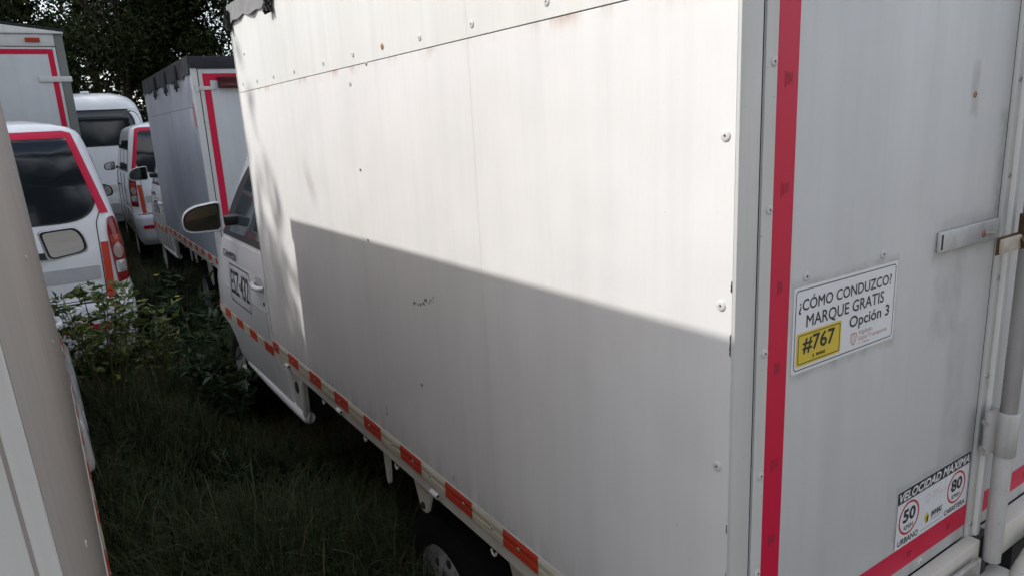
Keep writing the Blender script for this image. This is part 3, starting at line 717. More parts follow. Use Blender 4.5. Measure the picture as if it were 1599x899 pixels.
def sticker_speed(root):
    f = rearf; zb = .8335
    s = MB().prism([(.532, zb), (.8475, zb), (.8475, .972), (.532, .972)], lambda a, b, k: f(a, b, .0034 + k), .0007).build('speed_notice', 'sticker', root)
    s['label'] = 'white notice VELOCIDAD MAXIMA with red 50 and 80 rings'
    h = .0043
    mb = MB(); mb.prism([(.5325, .9425), (.843, .9425), (.843, .9715), (.5325, .9715)], lambda a, b, k: f(a, b, h + k), .0001).build('header_band', 'ink', s)
    mb = MB(); text(mb, 'VELOCIDAD MAXIMA', .539, .838, .9465, .9675, f, h + .0005, .025, .25); mb.build('header_lettering', 'whiteprint', s)
    mb = MB()
    for cx_, t in ((.5845, '50'), (.7885, '80')):
        o = [(cx_ + .0415*math.cos(2*math.pi*k/32), .8985 + .0400*math.sin(2*math.pi*k/32)) for k in range(32)]
        mb = MB(); ring(mb, o, [(cx_ + (a-cx_)*.87, .8985 + (b-.8985)*.87) for a, b in o], f, h); mb.build('speed_ring', 'redprint', s)
    mb = MB()
    for cx_, t in ((.5845, '50'), (.7885, '80')):
        text(mb, t, cx_-.025, cx_+.026, .890, .922, f, h, .035); text(mb, 'KM/H', cx_-.018, cx_+.018, .871, .883, f, h, .005)
    text(mb, 'URBANO', .545, .628, .8395, .8545, f, h, .02)
    text(mb, 'CARRETERA', .741, .836, .8400, .8535, f, h, .02)
    text(mb, 'INVIAS', .681, .729, .862, .877, f, h, .03, .2)
    o = [(.653, .868), (.665, .880), (.668, .868), (.665, .853)]
    for i in range(2): mb.prism([(.681, .858 - .004*i), (.73 - .012*i, .858 - .004*i), (.73 - .012*i, .8587 - .004*i), (.681, .8587 - .004*i)], lambda a, b, k: f(a, b, h + k), .0001)
    mb.prism([(.640, .8425), (.735, .8425), (.735, .8435), (.640, .8435)], lambda a, b, k: f(a, b, h + k), .0001)
    mb.prism([(.5325, .835), (.5342, .835), (.5342, .943), (.5325, .943)], lambda a, b, k: f(a, b, h + k), .0001)
    mb.prism([(.8435, .835), (.8450, .835), (.8450, .9715), (.8435, .9715)], lambda a, b, k: f(a, b, h + k), .0001)
    mb.prism([(.663, .872), (.668, .872), (.668, .857), (.660, .857)], lambda a, b, k: f(a, b, h + .0006 + k), .0001)
    mb.build('lettering', 'ink', s)
    mb = MB(); mb.prism([(.651, .868), (.662, .883), (.673, .868), (.662, .851)], lambda a, b, k: f(a, b, h + k), .0002); mb.build('agency_emblem', 'yellow', s)
    mb = MB(); text(mb, 'Vigilado', .678, .713, .919, .926, f, h); text(mb, 'SuperTransporte', .678, .742, .909, .917, f, h)
    o = rpoly([(.652, .925), (.670, .925), (.669, .911), (.661, .902), (.653, .911)], .004, 3); ring(mb, o, scaled(o, .0018), f, h); mb.build('agency_lettering', 'faintprint', s)

def cab_writing(root, H, y0):
    """number and name on the left cab door; reads with the front of the truck to the left"""
    fs = H.side(-1); f = lambda a, b, h: fs(-a, b, h)      # a runs rearwards
    p = patch(MB(), rrect(-(y0+.86), -(y0+.36), .785, 1.025, .015), f, .0052, .001, 4).build('side_number', 'white', root, 60)
    h = .0068
    mb = MB(); o = dense(rrect(-(y0+.852), -(y0+.368), .792, 1.018, .02), .03); ring(mb, o, scaled(o, .006), f, h)
    text(mb, 'ESZ·432', -(y0+.825), -(y0+.395), .842, .985, f, h, .012)
    for a, b in ((-(y0+.80), 1.003), (-(y0+.42), 1.003), (-(y0+.80), .806), (-(y0+.42), .806)): disc(mb, a, b, .006, f, h, 10)
    text(mb, 'BOGOTA D.C.', -(y0+.74), -(y0+.48), .803, .822, f, h, .005) if False else None
    mb.build('number_lettering', 'ink', p)
    mb = MB(); text(mb, 'CHAMPION', -(y0+1.00), -(y0+.66), 1.040, 1.085, f, .0055, .015); mb.build('name_lettering', 'ink', root)

# ------------------------------------------------------------------ ground
gm = MB(); gm.add([(-300,-300,GZ),(300,-300,GZ),(300,300,GZ),(-300,300,GZ)], [(0,1,2,3)])
g_ = gm.build('ground', 'ground'); g_['kind'] = 'structure'

ym = MB(); ym.add([(-25,-40,GZ+.004),(25,-40,GZ+.004),(25,-2.2,GZ+.004),(-25,-2.2,GZ+.004)], [(0,1,2,3)])
y_ = ym.build('gravel_yard', 'gravel'); y_['kind'] = 'structure'
bh = thing('building', 'long cream building with clay roof behind the camera, facing the trucks', 'building', (0, -10.0, GZ))
MB().box(-7, 7, -6, 0, 0, 3.6).build('wall', 'render', bh)
MB().prism([(-6.4, 3.55), (.45, 3.55), (-2.98, 5.3)], lambda a, b, k: (-7.3 + k, a, b), 14.6).build('roof', 'tiles', bh)
for x in (-4.6, -1.6, 3.0):
    w_ = MB().bbox(x-.6, x+.6, -.02, .03, 1.3, 2.5, .01).build('window', 'post', bh); MB().box(x-.53, x+.53, .031, .036, 1.37, 2.43).build('pane', 'glass', w_)
dd = MB().bbox(.6, 1.6, -.02, .04, 0, 2.2, .01).build('door', 'greypaint', bh); MB().lathe([(0, .03), (.05, .03)], (0,1,0), (.75, .04, 1.05), 10).build('handle', 'chrome', dd)

random.seed(3)
# ------------------------------------------------------------------ the near truck
tA = thing('box_truck', 'nearest white box truck, side half in bright sun, two notices on its rear door', 'truck', (0, 0, 0))
truck_box(tA, 'panel', 'panel', [.746, 2.10], 'tarplight')
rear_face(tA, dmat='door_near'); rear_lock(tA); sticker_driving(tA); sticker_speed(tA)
HA = truck_cab(tA, LB + .05); cab_writing(tA, HA, LB + .05)
mirror(tA, -.235, -.022, 3.58, 1.235, 1.405, -1, (.10, 0, 0), tilt=5, yaw=-7)
LX = (-1, 0, 0)
for y, z in ((.012, 1.735), (.015, 1.477), (.017, 1.203), (.017, .93), (.013, 2.05), (.438, 1.985), (.716, 1.981), (.972, 1.982), (1.421, 1.986), (1.685, 1.984), (2.007, 1.983), (2.277, 1.984), (2.532, 1.985), (2.775, 1.988), (1.466, 1.904), (.20, 1.985)):
    rivet(tA, (-.0002, y + .006, z), LX, .0085, 'rivet')
rivet(tA, (-.0002, 1.208, 1.985), LX, .0085, 'rustscrew')
for y, z in ((1.458, 1.642), (1.453, 1.417), (1.437, .822), (1.14, 1.015), (2.69, 2.11), (1.33, 1.95)): rivet(tA, (-.0002, y, z), LX, .0055, 'screw')
# scuffs on the side: small scraped marks
sc = MB()
rs = random.Random(5)
for i in range(16):
    y = 1.145 - .13*i/15 + rs.uniform(-.006, .006); z = 1.262 + .04*i/15 + rs.uniform(-.006, .006); w_ = rs.uniform(.002, .006); hh = rs.uniform(.001, .006)
    sc.prism([(y-w_, z-hh*.4), (y, z-hh), (y+w_, z-hh*.2), (y+w_*.4, z+hh), (y-w_*.6, z+hh*.6)], lambda a, b, k: leftf(a, b, .0003 + k), .0003)
for y, z in ((1.437, .835), (1.44, .845), (.98, .775)):
    sc.prism([(y-.002, z-.008), (y+.002, z-.006), (y+.0015, z+.008), (y-.001, z+.006)], lambda a, b, k: leftf(a, b, .0003 + k), .0003)
sc.build('scuff_mark', 'scuff', tA)
cp = MB()
for i in range(13):
    z = rs.choice((rs.uniform(1.36, 1.52), rs.uniform(.95, 1.25), rs.uniform(.78, 1.0))); hh = rs.uniform(.004, .022); w_ = rs.uniform(.0012, .0035)
    cp.prism([(.0008, z-hh), (.0008 + w_, z-hh*.6), (.0008 + w_*.6, z+hh*.2), (.0008 + w_*.9, z+hh*.7), (.0008, z+hh)], lambda a, b, k: leftf(a, b, .0003 + k), .0003)
cp.build('paint_chip', 'dark', tA)
# dark knots of cord that hold the tarpaulin
for y, z, s in ((2.86, 2.27, 1.2), (2.19, 2.25, 1.0), (1.2, 2.25, 1.0)):
    kb = MB(); r0 = random.Random(int(y*100))
    for j in range(5):
        p = Vector((-.014, y, z)); pts = [p + Vector((r0.uniform(-.012, .004), r0.uniform(-.03, .03)*s, r0.uniform(-.04, .035)*s)) for _ in range(6)]
        kb.tube(pts, .006*s, 6)
    kb.build('tarpaulin_cord', 'gap', tA, 60)

# ------------------------------------------------------------------ truck on the left, close beside the camera
rotB = Matrix.Rotation(R(.45), 4, 'Z') @ Matrix.Rotation(R(-1.66), 4, 'Y')
locB = Vector((-.8675, -.057, ZF)) - rotB @ Vector((W, 0, ZF))
tB = thing('box_truck', 'box truck cut off by the left edge, its dirty shaded side close to the camera', 'truck', locB, rotB.to_euler())
truck_box(tB, 'brownside', 'brownside', [1.3], 'tarplight')
rear_face(tB, with_lock=False, marks=False, pw=.016, gap=.0034, seal=('brownside', 0))
HB = truck_cab(tB, LB + .05, .05)
mirror(tB, W + .005, W + .215, 3.58, 1.19, 1.355, 1, (W - .1, 0, 0), True, 0, 3)
for y, z in ((1.1, 1.55), (1.6, 1.25), (2.1, 1.7), (.5, 1.2)): rivet(tB, (W + .0002, y, z), (1,0,0), .007, 'post')

# ------------------------------------------------------------------ grey sided truck ahead of the near one
tC = thing('box_truck', 'box truck with shaded grimy side and dark tarpaulin roof ahead of the near truck', 'truck', (.255, 5.40, .03), (0, 0, R(-.4)))
truck_box(tC, 'shadegrime', 'shadegrime', [1.5], 'tarp', .085)
MB().bbox(.0, W, -.016, -.0065, ZT-.035, ZT+.05, .003).build('tarpaulin_edge', 'tarp', tC, 40)
rear_face(tC, with_lock=False, marks=False)
HC = truck_cab(tC, LB + .05); cab_writing(tC, HC, LB + .05)
mirror(tC, -.235, -.022, 3.58, 1.235, 1.405, -1, (.10, 0, 0), tilt=5, yaw=-7)
MB().bbox(.185, .52, -.050, -.004, 2.085, 2.175, .012).build('roof_lamp', 'lampdark', tC, 40)
cw = MB()
for i, y in enumerate((.55, 1.15, 1.85)):
    for s in (-1, 1):
        cw.tube([(-.014, y, ZT+.03), (-.026, y + .04*s, ZT-.11), (-.026, y + .09*s, ZT-.15)], .008, 6)
    cw.tube([(-.022, y, ZT+.0), (-.028, y, ZT-.18)], .008, 6)
cw.build('tarpaulin_cord', 'gap', tC, 60)
MB().prism([(.05, 1.80), (.085, 1.80), (.085, 1.98), (.05, 1.98)], lambda a, b, k: leftf(a, b, .0006 + k), .0006).build('reflective_tape', 'red', tC)

# ------------------------------------------------------------------ minivans
def minivan(label, loc, rotz, group):
    t = thing('minivan', label, 'van', loc, (0, 0, rotz), group)
    H = Hull(0, [(.20, .68, .06, 3.62, .10, .20), (.28, .73, .0, 3.70, .12, .25), (.50, .765, -.03, 3.74, .13, .28), (.62, .765, -.03, 3.74, .13, .30), (.66, .757, .015, 3.72, .11, .32), (1.0, .755, .03, 3.50, .10, .36), (1.2, .735, .05, 3.10, .10, .36),
                 (1.5, .685, .12, 2.72, .10, .30), (1.75, .635, .19, 2.42, .10, .25), (1.86, .60, .26, 2.25, .10, .2), (1.92, .44, .42, 2.0, .10, .15), (1.935, .30, .6, 1.8, .1, .1)], 60, 1)
    body = H.mesh().build('body', 'white', t, 35)
    cut(body, [cyl_cutter(-.82, -.55, .62, .20, .34), cyl_cutter(.55, .82, .62, .20, .34), cyl_cutter(-.82, -.55, 2.95, .20, .34), cyl_cutter(.55, .82, 2.95, .20, .34)])
    for sg in (-1, 1):
        for y in (.62, 2.95): wheel(t, sg*.735, y, .20, .29, sg)
    fe = H.end(False)
    win = rpoly([(-.53, 1.78), (.53, 1.78), (.625, 1.36), (.52, 1.225), (-.52, 1.225), (-.625, 1.36)], [.06,.06,.11,.16,.16,.11])
    wo = patch(MB(), [(a*1.03, 1.5 + (b-1.5)*1.04) for a, b in win], fe, .003, .006, 6).build('window_seal', 'black', t, 50)
    patch(MB(), win, fe, .006, .004, 7).build('rear_window', 'glass', wo, 50)
    # tape frame round the window
    strip(MB(), [(-.515, 1.800), (.515, 1.800), (.505, 1.850), (-.505, 1.850)], fe, .008, 20, 5).build('reflective_tape', 'red', t, 50)
    for sg in (-1, 1):
        strip(MB(), [(sg*.5055, 1.850), (sg*.555, 1.832), (sg*.690, 1.262), (sg*.636, 1.262)][::1], fe, .008, 5, 24).build('reflective_tape', 'red', t, 50)
        patch(MB(), [(sg*.605, 1.06), (sg*.652, 1.06), (sg*.640, .66), (sg*.590, .66)], fe, .005, .004, 3).build('reflective_tape', 'orange', t, 50)
        # tail lamp in four fields on a curved corner
        lp = patch(MB(), rpoly([(sg*.675, 1.23), (sg*.722, 1.235), (sg*.7545, 1.05), (sg*.7565, .77), (sg*.672, .755), (sg*.657, 1.12)], [.02,.03,.05,.02,.01,.04]), fe, .010, .02, 5).build('tail_lamp', 'lampred', t, 50)
        patch(MB(), rpoly([(sg*.672, 1.10), (sg*.738, 1.10), (sg*.744, 1.045), (sg*.668, 1.045)], .01, 3), fe, .013, .003, 3).build('indicator', 'lampor', lp, 50)
        patch(MB(), [(sg*.708 + .034*math.cos(R(24*k)), .985 + .056*math.sin(R(24*k))) for k in range(15)], fe, .015, .004, 3).build('brake_lens', 'lampclear', lp, 50)
        patch(MB(), rpoly([(sg*.675, .915), (sg*.748, .915), (sg*.748, .83), (sg*.677, .825)], .015, 3), fe, .014, .004, 3).build('reversing_lens', 'lampsilver', lp, 50)
    # tailgate: grey lower field, number plate, bumper strip, handle
    patch(MB(), rpoly([(-.57, .80), (.57, .80), (.575, .90), (-.575, .90)], .02), fe, .003, .003, 3).build('grey_band', 'greypaint', t, 50)
    patch(MB(), rrect(-.20, .20, .66, .79, .01), fe, .006, .004, 2).build('number_plate', 'yellow', t)
    patch(MB(), rrect(-.33, .33, .985, 1.03, .01), fe, .02, .02, 2).build('tailgate_trim', 'black', t, 50)
    patch(MB(), rrect(-.66, -.28, .44, .49, .01), fe, .006, .004, 2).build('bumper_reflector', 'red', t)
    patch(MB(), rrect(.28, .66, .44, .49, .01), fe, .006, .004, 2).build('bumper_reflector', 'red', t)
    gl = MB(); gl.tube([fe(-.70 + 1.4*i/20, .648, .002) for i in range(21)], .006, 6); gl.build('bumper_gap', 'gap', t)
    tg = MB(); tg.tube([fe(a, b, .001) for a, b in dense(rpoly([(-.585, .665), (.585, .665), (.600, 1.20), (.645, 1.30), (.56, 1.795), (-.56, 1.795), (-.645, 1.30), (-.600, 1.20)], .03, 3), .04)], .0035, 5); tg.build('tailgate_gap', 'gap', t)
    for sg in (-1, 1):
        fs = H.side(sg)
        for a, b, zt in ((.28, 1.0, 1.68), (1.06, 1.74, 1.68), (1.82, 2.55, 1.62)):
            slope = .42 if b > 2 else 0
            patch(MB(), rpoly([(a, 1.23), (b + slope*.9, 1.23), (b - slope*.1, zt), (a, zt)], .05), fs, .004, .006, 5).build('side_window', 'glass', t, 50)
        for y in (1.03, 1.79, 2.66):
            ln = MB(); ln.tube([fs(y, .34 + .85*i/12, .001) for i in range(13)], .005, 6); ln.build('door_gap', 'gap', t)
        hd = MB(); hd.tube([fs(1.86, 1.0, .02), fs(2.02, 1.0, .03)], .014, 8); hd.build('door_handle', 'black', t)
        hd = MB(); hd.tube([fs(.10+.15*i, .70, .004) for i in range(21)], .01, 6); hd.build('side_moulding', 'greypaint', t, 50)
    for sg in (-1, 1):
        x0, x1 = (-.93, -.76) if sg < 0 else (.76, .93)
        m_ = mirror(t, x0, x1, 2.62, 1.20, 1.34, sg, (sg*.70, 0, 0)); m_.data.materials[0] = M['black']
    ff = H.end(True)
    patch(MB(), rpoly([(-.60, 1.18), (.60, 1.18), (.50, 1.74), (-.50, 1.74)], .08), ff, .004, .004, 6).build('windscreen', 'glass', t, 50)
    for sg in (-1, 1): patch(MB(), rpoly([(sg*.36, .72), (sg*.64, .74), (sg*.62, .90), (sg*.40, .88)], .05), ff, .01, .015, 4).build('headlight', 'lampclear', t, 50)
    return t
minivan('larger white minivan at the left, dark rear window, a weed at its bumper', (-1.165, 5.12, .0), 0, 'white minivans parked nose forward')
minivan('small distant white minivan half hidden by the grey sided box truck', (.93, 10.55, .06), R(-2.0), 'white minivans parked nose forward')

# ------------------------------------------------------------------ tall box truck behind the left van
tD = thing('box_truck', 'tall box truck with red framed rear door behind the left minivan', 'truck', (-2.28, 9.10, GZ), (0, 0, 0))
WD, zD = 1.92, 2.98 - GZ
def dbox(nm, mt, a0, a1, y0, y1, z0, z1, b=.006, parent=None): return MB().bbox(a0, a1, y0, y1, z0 - GZ, z1 - GZ, b).build(nm, mt, parent or tD, 40)
dbox('cargo_body', 'panel_top', .02, WD-.02, .03, 4.0, .95, 2.93)
dbox('corner_post', 'galvdark', WD-.085, WD, -.012, .05, .90, 2.945); dbox('corner_post', 'galvdark', 0, .085, -.012, .05, .90, 2.945)
dbox('header', 'post', .086, WD-.086, -.012, .03, 2.815, 2.945)
dbox('rain_gutter', 'post', -.01, WD+.01, -.035, .03, 2.946, 2.965)
dbox('rear_sill', 'dark', -.01, WD+.01, -.05, .03, .80, .90)
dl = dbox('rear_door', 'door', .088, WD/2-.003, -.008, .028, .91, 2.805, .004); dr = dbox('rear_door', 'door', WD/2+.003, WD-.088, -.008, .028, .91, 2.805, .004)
for d, X in ((dl, lambda x: x), (dr, lambda x: WD-x)):
    def tq(a0, a1, z0, z1): return MB().prism([(X(a0), z0-GZ), (X(a1), z0-GZ), (X(a1), z1-GZ), (X(a0), z1-GZ)], lambda a, b, k: (a, -.0085-k, b), .0012).build('reflective_tape', 'red', d)
    tq(.115, .170, .93, 2.785); tq(.1705, WD/2-.02, 2.73, 2.785); tq(.1705, WD/2-.02, .93, .985)
    for z in (1.3, 2.46):
        MB().bbox(min(X(-.02), X(.30)), max(X(-.02), X(.30)), -.026, -.0102, z-.03-GZ, z+.03-GZ, .004).build('hinge_strap', 'post', d, 40)
MB().bbox(WD-.36, WD-.22, -.035, -.0125, 2.855-GZ, 2.905-GZ, .01).build('marker_lamp', 'lampor', tD, 40)
MB().bbox(.75, WD-.62, -.03, -.0125, 2.86-GZ, 2.92-GZ, .01).build('name_board', 'dark', tD, 40)
rfm = MB(); rfm.prism([(-.02, 2.966-GZ), (WD+.02, 2.966-GZ), (WD*.5, 3.09-GZ)], lambda a, b, k: (a, -.03 + k, b), 4.05); rfm.build('roof', 'panel_top', tD)
rt = MB()
for (xa, za), (xb, zb) in (((-.03, 2.975), (WD*.5, 3.105)), ((WD*.5, 3.105), (WD+.03, 2.975))):
    rt.prism([(xa, za-GZ), (xb, zb-GZ), (xb, zb+.02-GZ), (xa, za+.02-GZ)], lambda a, b, k: (a, -.02 + k, b), 4.05)
rt.build('roof_tarpaulin', 'tarp', tD)
dbox('chassis', 'dark', .5, WD-.5, .1, 5.6, .55, .78)
for x, sg in ((.0, -1), (WD, 1)):
    for y in (1.0, 4.9): wheel(tD, x - sg*.02, y, .36, .36, sg, .2)
HD = Hull(WD/2, [(.45, .86, 4.2, 5.9, .05, .2), (.9, .9, 4.2, 5.95, .05, .2), (1.3, .9, 4.2, 5.9, .05, .2), (1.9, .84, 4.2, 5.6, .05, .2), (2.2, .7, 4.25, 5.3, .05, .2)], 24)
HD.mesh().build('cab', 'white', tD, 35)
patch(MB(), rpoly([(-.75, 1.35), (.75, 1.35), (.66, 2.0), (-.66, 2.0)], .08), HD.end(True), .004, .004).build('windscreen', 'glass', tD, 50)
for sg in (-1, 1): patch(MB(), rpoly([(4.5, 1.35), (5.5, 1.35), (5.3, 1.9), (4.5, 1.9)], .08), HD.side(sg), .004, .004).build('side_window', 'glass', tD, 50)

# ------------------------------------------------------------------ minibus at the back
tE = thing('minibus', 'high roofed white minibus with one wide dark window at the back', 'minibus', (.10, 14.75, 0), (0, 0, R(-1.5)))
HE = Hull(0, [(.22, .84, .08, 4.9, .15, .2), (.35, .93, .0, 5.0, .18, .25), (.65, .95, -.03, 5.05, .18, .3), (1.0, .95, .0, 5.0, .16, .3), (1.6, .94, .04, 4.7, .16, .3), (2.2, .89, .12, 4.3, .18, .3), (2.42, .83, .20, 4.1, .22, .3), (2.56, .72, .34, 3.9, .25, .3), (2.63, .50, .6, 3.6, .25, .25)], 50, 1)
HE.mesh().build('body', 'white', tE, 35)
fe = HE.end(False)
wo = patch(MB(), rpoly([(-.83, 2.31), (.83, 2.31), (.90, 2.12), (.90, 1.64), (-.90, 1.64), (-.90, 2.12)], [.1,.1,.08,.06,.06,.08]), fe, .003, .006).build('window_seal', 'gap', tE, 50)
patch(MB(), rpoly([(-.79, 2.28), (.79, 2.28), (.86, 2.10), (.86, 1.67), (-.86, 1.67), (-.86, 2.10)], [.1,.1,.08,.06,.06,.08]), fe, .006, .004).build('rear_window', 'glass', wo, 50)
for sg in (-1, 1):
    patch(MB(), rpoly([(sg*.80, 1.45), (sg*.90, 1.45), (sg*.915, .85), (sg*.80, .85)], .03), fe, .012, .016, 4).build('tail_lamp', 'lampred', tE, 50)
    fs = HE.side(sg)
    for a, b in ((.45, 1.5), (1.6, 2.7), (2.8, 3.9)): patch(MB(), rrect(a, b, 1.5, 2.1, .06), fs, .004, .006, 4).build('side_window', 'glass', tE, 50)
    for y in (.9, 4.0): wheel(tE, sg*.93, y, .24, .33, sg)
patch(MB(), rrect(-.25, .25, .80, .93, .01), fe, .008, .006, 2).build('number_plate', 'post', tE)
patch(MB(), rrect(-.85, .85, .36, .58, .05), fe, .03, .04, 4).build('rear_bumper', 'greypaint', tE, 50)
MB().bbox(-.05, .10, .55, .70, 2.62, 2.67, .02).build('roof_vent', 'white', tE, 40)

# ------------------------------------------------------------------ plants
def leaf_mesh(rng, centres, dirs, sizes, width=0.42, fold=0.25):
    """diamond leaves with a folded midrib, n x 3 arrays"""
    n = len(centres); up = rng.normal(size=(n, 3)); d = dirs/np.linalg.norm(dirs, axis=1, keepdims=True)
    sd = np.cross(d, up); sd /= np.linalg.norm(sd, axis=1, keepdims=True)+1e-9; nn = np.cross(sd, d)
    s = sizes[:, None]; a = centres; t = centres + d*s - nn*s*.12
    m1 = centres + d*s*.42 + sd*s*width*.5 + nn*s*fold*.4; m2 = centres + d*s*.42 - sd*s*width*.5 + nn*s*fold*.4
    v = np.stack([a, m1, t, m2], 1).reshape(-1, 3)
    i = np.arange(n)[:, None]*4
    f = np.concatenate([i + np.array([[0, 1, 2]]), i + np.array([[0, 2, 3]])], 1).reshape(-1, 3)
    return v, f
def np_obj(name, v, f, mat, parent=None, kind=None, smooth=False):
    me = bpy.data.meshes.new(name); k = f.shape[1]
    me.vertices.add(len(v)); me.vertices.foreach_set('co', v.astype(np.float32).ravel())
    me.loops.add(f.size); me.loops.foreach_set('vertex_index', f.astype(np.int32).ravel())
    me.polygons.add(len(f)); me.polygons.foreach_set('loop_start', np.arange(0, f.size, k, dtype=np.int32))
    me.materials.append(M[mat]); me.update(calc_edges=True); me.validate()
    o = bpy.data.objects.new(name, me); COL.objects.link(o)
    if parent: o.parent = parent
    if kind: o['kind'] = kind
    return o

def tree(label, loc, h, crown, cz, nclump, nleaf, seed, lsize=.13, group='trees behind the parked vehicles'):
    rng = np.random.default_rng(seed); rr = random.Random(seed)
    t = thing('tree', label, 'tree', loc, (0,0,0), group)
    mb = MB(); pts = []; rad = []
    for i in range(8):
        k = i/7; pts.append((.25*math.sin(k*3+seed), .2*math.cos(k*2.3+seed) - .2*math.cos(seed), h*.72*k)); rad.append(.17*(1-k)**.8 + .03)
    mb.tube(pts, rad, 10)
    C_ = np.array(crown, float); cl = []
    while len(cl) < nclump:
        p = rng.uniform(-1, 1, 3)
        r = np.linalg.norm(p)
        if r < 1 and r > .25: cl.append(p*C_ + np.array([0, 0, cz]))
    cl = np.array(cl)
    for c in cl[::3]:
        k = min(.9, max(.25, (c[2]-.8)/(h*.72)*.75)); j = k*7; i0 = int(j); b0 = Vector(pts[i0]).lerp(Vector(pts[min(7, i0+1)]), j-i0); e = Vector(c)
        m_ = b0.lerp(e, .5) + Vector((rr.uniform(-.3,.3), rr.uniform(-.3,.3), rr.uniform(0,.4)))
        mb.tube([b0, b0.lerp(m_, .5), m_, e], [.055, .04, .028, .008], 6)
    mb.build('trunk', 'bark', t, 60)
    idx = rng.integers(0, nclump, nleaf); sz = rng.uniform(.28, .66, nclump)[idx]
    pos = cl[idx] + rng.normal(size=(nleaf, 3))*sz[:, None]*np.array([.8, .8, .55])
    dirs = rng.normal(size=(nleaf, 3)) + np.array([0, 0, -.5])
    v, f = leaf_mesh(rng, pos, dirs, rng.uniform(.6, 1.3, nleaf)*lsize, .5)
    np_obj('crown', v, f, 'leaf_tree', t)
    return t
tree('dark leafy tree behind the tall box truck at the left', (-2.2, 19.5, GZ), 8.5, (2.7, 2.4, 3.3), 4.9, 60, 42000, 11)
tree('dark leafy tree rising above the white minibus', (1.3, 21.2, GZ), 9.0, (2.2, 2.2, 3.6), 5.0, 50, 36000, 12)
tree('dark leafy tree above the grey sided truck', (4.3, 20.0, GZ), 8.0, (2.2, 2.2, 3.4), 4.8, 50, 36000, 13)
tree('farther tree showing in the gaps between the nearer crowns', (1.2, 27.0, GZ), 10, (4.4, 2.6, 3.6), 4.6, 66, 23000, 14, .18)
tree('big tree behind the cream building, left of the camera', (-6.5, -18.0, GZ), 17, (4.8, 3.0, 7.0), 9.8, 80, 20000, 31, .46, 'trees behind the camera')
tree('big tree behind the cream building, straight behind the camera', (.5, -18.5, GZ), 18, (4.8, 3.0, 7.4), 10.2, 80, 20000, 32, .46, 'trees behind the camera')
tree('big tree behind the cream building, right of the camera', (8.0, -18.0, GZ), 17, (4.8, 3.0, 7.0), 9.8, 80, 20000, 33, .46, 'trees behind the camera')
# trees outside the frame on the sunny side: they keep the farther vehicles in shade
tree('tree outside the frame at the left, shading the cab of the near truck', (-6.3, 11.2, GZ), 12.5, (2.7, 3.3, 3.4), 8.2, 80, 30000, 16, .17)
tree('second tree outside the frame at the left, shading the far vehicles', (-6.6, 17.0, GZ), 12.5, (2.9, 3.4, 3.8), 8.2, 80, 30000, 17, .17)

tree('slim tree outside the frame at the left, nearest of the shading trees', (-6.2, 6.98, GZ), 6.8, (1.2, 1.5, 1.35), 5.74, 60, 48000, 19, .15)

def weed(label, loc, h, nst, spread, lsize, nl, seed, mat='leaf_weed', dry=0.3, leaf_from=.45, width=.42, flower=0, group='tall weeds between the trucks'):
    rng = np.random.default_rng(seed); rr = random.Random(seed)
    t = thing('weed', label, 'weed', loc, (0,0,0), group)
    P = []; D = []; S = []; tips = []
    mb = MB(); md = MB()
    for s in range(nst):
        a = rr.uniform(0, 2*math.pi); ex = Vector((math.cos(a), math.sin(a), 0))*spread*rr.uniform(.3, 1); hh = h*rr.uniform(.7, 1.05)
        pts = [Vector((ex.x*.15, ex.y*.15, 0)), Vector((ex.x*.3, ex.y*.3, hh*.4)), Vector((ex.x*.65, ex.y*.65, hh*.75)), Vector((ex.x, ex.y, hh))]
        (md if rr.random() < dry else mb).tube(pts, [.0065, .0055, .004, .002], 6); tips.append(pts[-1])
        for j in range(nl):
            k = leaf_from + (1-leaf_from)*((j + rr.random())/nl); q = k*3; i0 = min(2, int(q)); p = pts[i0].lerp(pts[i0+1], q-i0)
            b = rr.uniform(0, 6.28); out = Vector((math.cos(b), math.sin(b), rr.uniform(-.1, .7)))
            tw = out.normalized()*rr.uniform(.03, .12)*min(1, h)
            mb.tube([p, p + tw], [.002, .0012], 4, False)
            for m_ in range(rr.choice((3, 5))):
                P.append(p + tw*rr.uniform(.5, 1.1)); D.append(out + Vector((rr.uniform(-.8,.8), rr.uniform(-.8,.8), rr.uniform(-.6,.3)))); S.append(lsize*rr.uniform(.6, 1.25))
    mb.build('stem', 'stem', t)
    if md.v: md.build('dry_stem', 'drystem', t)
    v, f = leaf_mesh(rng, np.array(P), np.array(D), np.array(S), width)
    np_obj('foliage', v, f, mat, t)
    for i in range(flower):
        p = tips[i]; fb = MB()
        for k in range(7):
            a = 2*math.pi*k/7; d = Vector((math.cos(a), math.sin(a), .3)); fb.add([p, p + d*.018 + Vector((-d.y, d.x, 0))*.007, p + d*.028, p + d*.018 - Vector((-d.y, d.x, 0))*.007], [(0,1,2,3)])
        fb.build('flower', 'flower', t)
    return t
weed('tall bright green weed with bare yellowish stalks before the left minivan', (-.70, 4.22, GZ), 1.0, 16, .34, .06, 15, 21, dry=.6)
weed('lower green weed at the corner of the left minivan bumper', (-.42, 4.45, GZ), .80, 10, .28, .055, 11, 22, dry=.5)
weed('broad leaved dark weed before the cab of the near truck', (-.06, 5.0, GZ), .62, 7, .30, .12, 7, 23, 'leaf_dark', 0, .2, .38)
weed('dark weed with a yellow flower under the rear of the grey sided truck', (.0, 5.9, GZ), .74, 7, .30, .12, 7, 24, 'leaf_dark', 0, .2, .38, flower=2)
weed('low dark weed beside the front wheel of the near truck', (-.07, 3.85, GZ), .50, 12, .26, .085, 9, 25, 'leaf_dark', .1, .12)
weed('small weed in the grass lane nearest the camera', (-.25, 3.0, GZ), .24, 5, .16, .05, 6, 26, 'leaf_dark', .5, .2, .25)
weed('dark weed in the middle of the grass lane', (-.38, 6.4, GZ), .40, 9, .40, .09, 6, 27, 'leaf_dark', .1, .15)

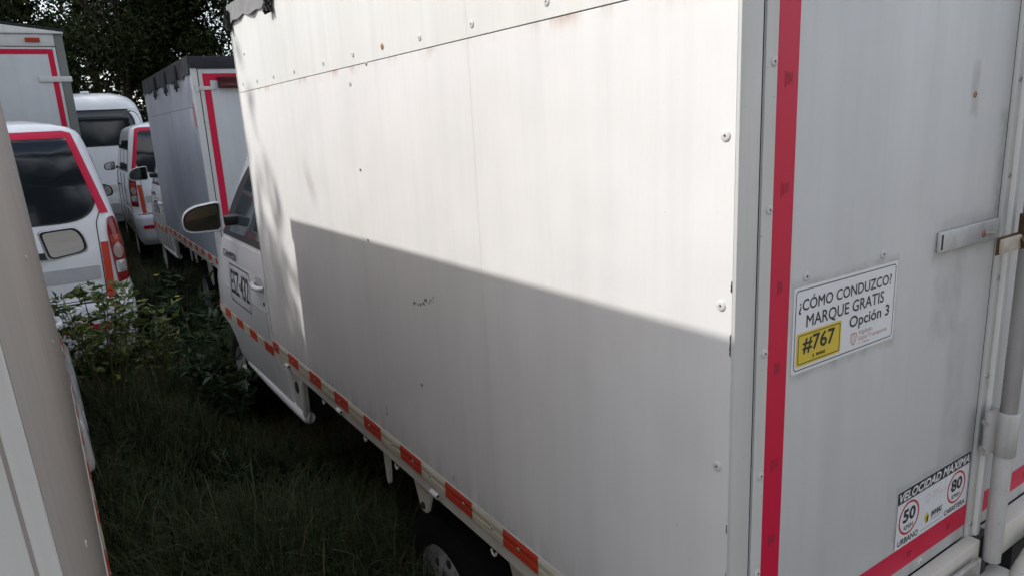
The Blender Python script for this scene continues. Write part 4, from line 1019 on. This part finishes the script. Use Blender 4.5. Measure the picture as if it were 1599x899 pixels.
# grass: one mass of bent blades
def grass(n, x0, x1, y0, y1, hmin, hmax, seed):
    rng = np.random.default_rng(seed)
    cx_ = rng.uniform(x0, x1, n//14); cy_ = rng.uniform(y0, y1, n//14); ch = rng.uniform(.55, 1.3, n//14); ca = rng.uniform(0, 6.28, n//14)
    ph = rng.uniform(0, 6.28, 6)      # trampled and bare patches
    den = .5 + .25*np.sin(2.3*cx_ + 1.1*cy_ + ph[0]) + .25*np.sin(-1.7*cx_ + 2.1*cy_ + ph[1]) + .18*np.sin(5.1*cx_ + 3.7*cy_ + ph[2])
    ch = ch*np.clip(.45 + den*.9, .4, 1.35); pr_ = np.clip(den, .06, 1.0); pr_ /= pr_.sum()
    i = rng.choice(n//14, n, p=pr_)
    bx = cx_[i] + rng.normal(0, .045, n); by = cy_[i] + rng.normal(0, .045, n)
    h = rng.uniform(hmin, hmax, n)*ch[i]; a = ca[i] + rng.normal(0, .9, n); lean = rng.uniform(.15, .95, n)*h
    dx, dy = np.cos(a), np.sin(a); w = rng.uniform(.0009, .0028, n); px, py = -dy*w, dx*w
    z = np.full(n, GZ)
    rows = []
    for k, (q, ln, ws) in enumerate(((0, 0, 1), (.5, .22, .9), (.85, .62, .6))):
        for s in (-1, 1): rows.append(np.stack([bx + dx*lean*ln + s*px*ws, by + dy*lean*ln + s*py*ws, z + h*q], 1))
    rows.append(np.stack([bx + dx*lean, by + dy*lean, z + h*(1.0 - .18*lean/h)], 1))
    v = np.stack(rows, 1).reshape(-1, 3); b = np.arange(n)[:, None]*7
    f = np.concatenate([b + np.array([q]) for q in ((0,1,3),(0,3,2),(2,3,5),(2,5,4),(4,5,6))], 1).reshape(-1, 3)
    return v, f
va, fa = grass(190000, -1.3, .60, 1.0, 8.5, .08, .34, 41)
vb, fb = grass(60000, -3.5, 3.5, 6.5, 20.0, .15, .40, 42)
vc, fc = grass(24000, .3, 3.2, -.8, 2.8, .08, .22, 43)
g = np_obj('grass', np.concatenate([va, vb, vc]), np.concatenate([fa, fb + len(va), fc + len(va) + len(vb)]), 'grass', None, 'stuff')
g['label'] = 'dark uncut grass covering the lane between the trucks'; g['category'] = 'grass'
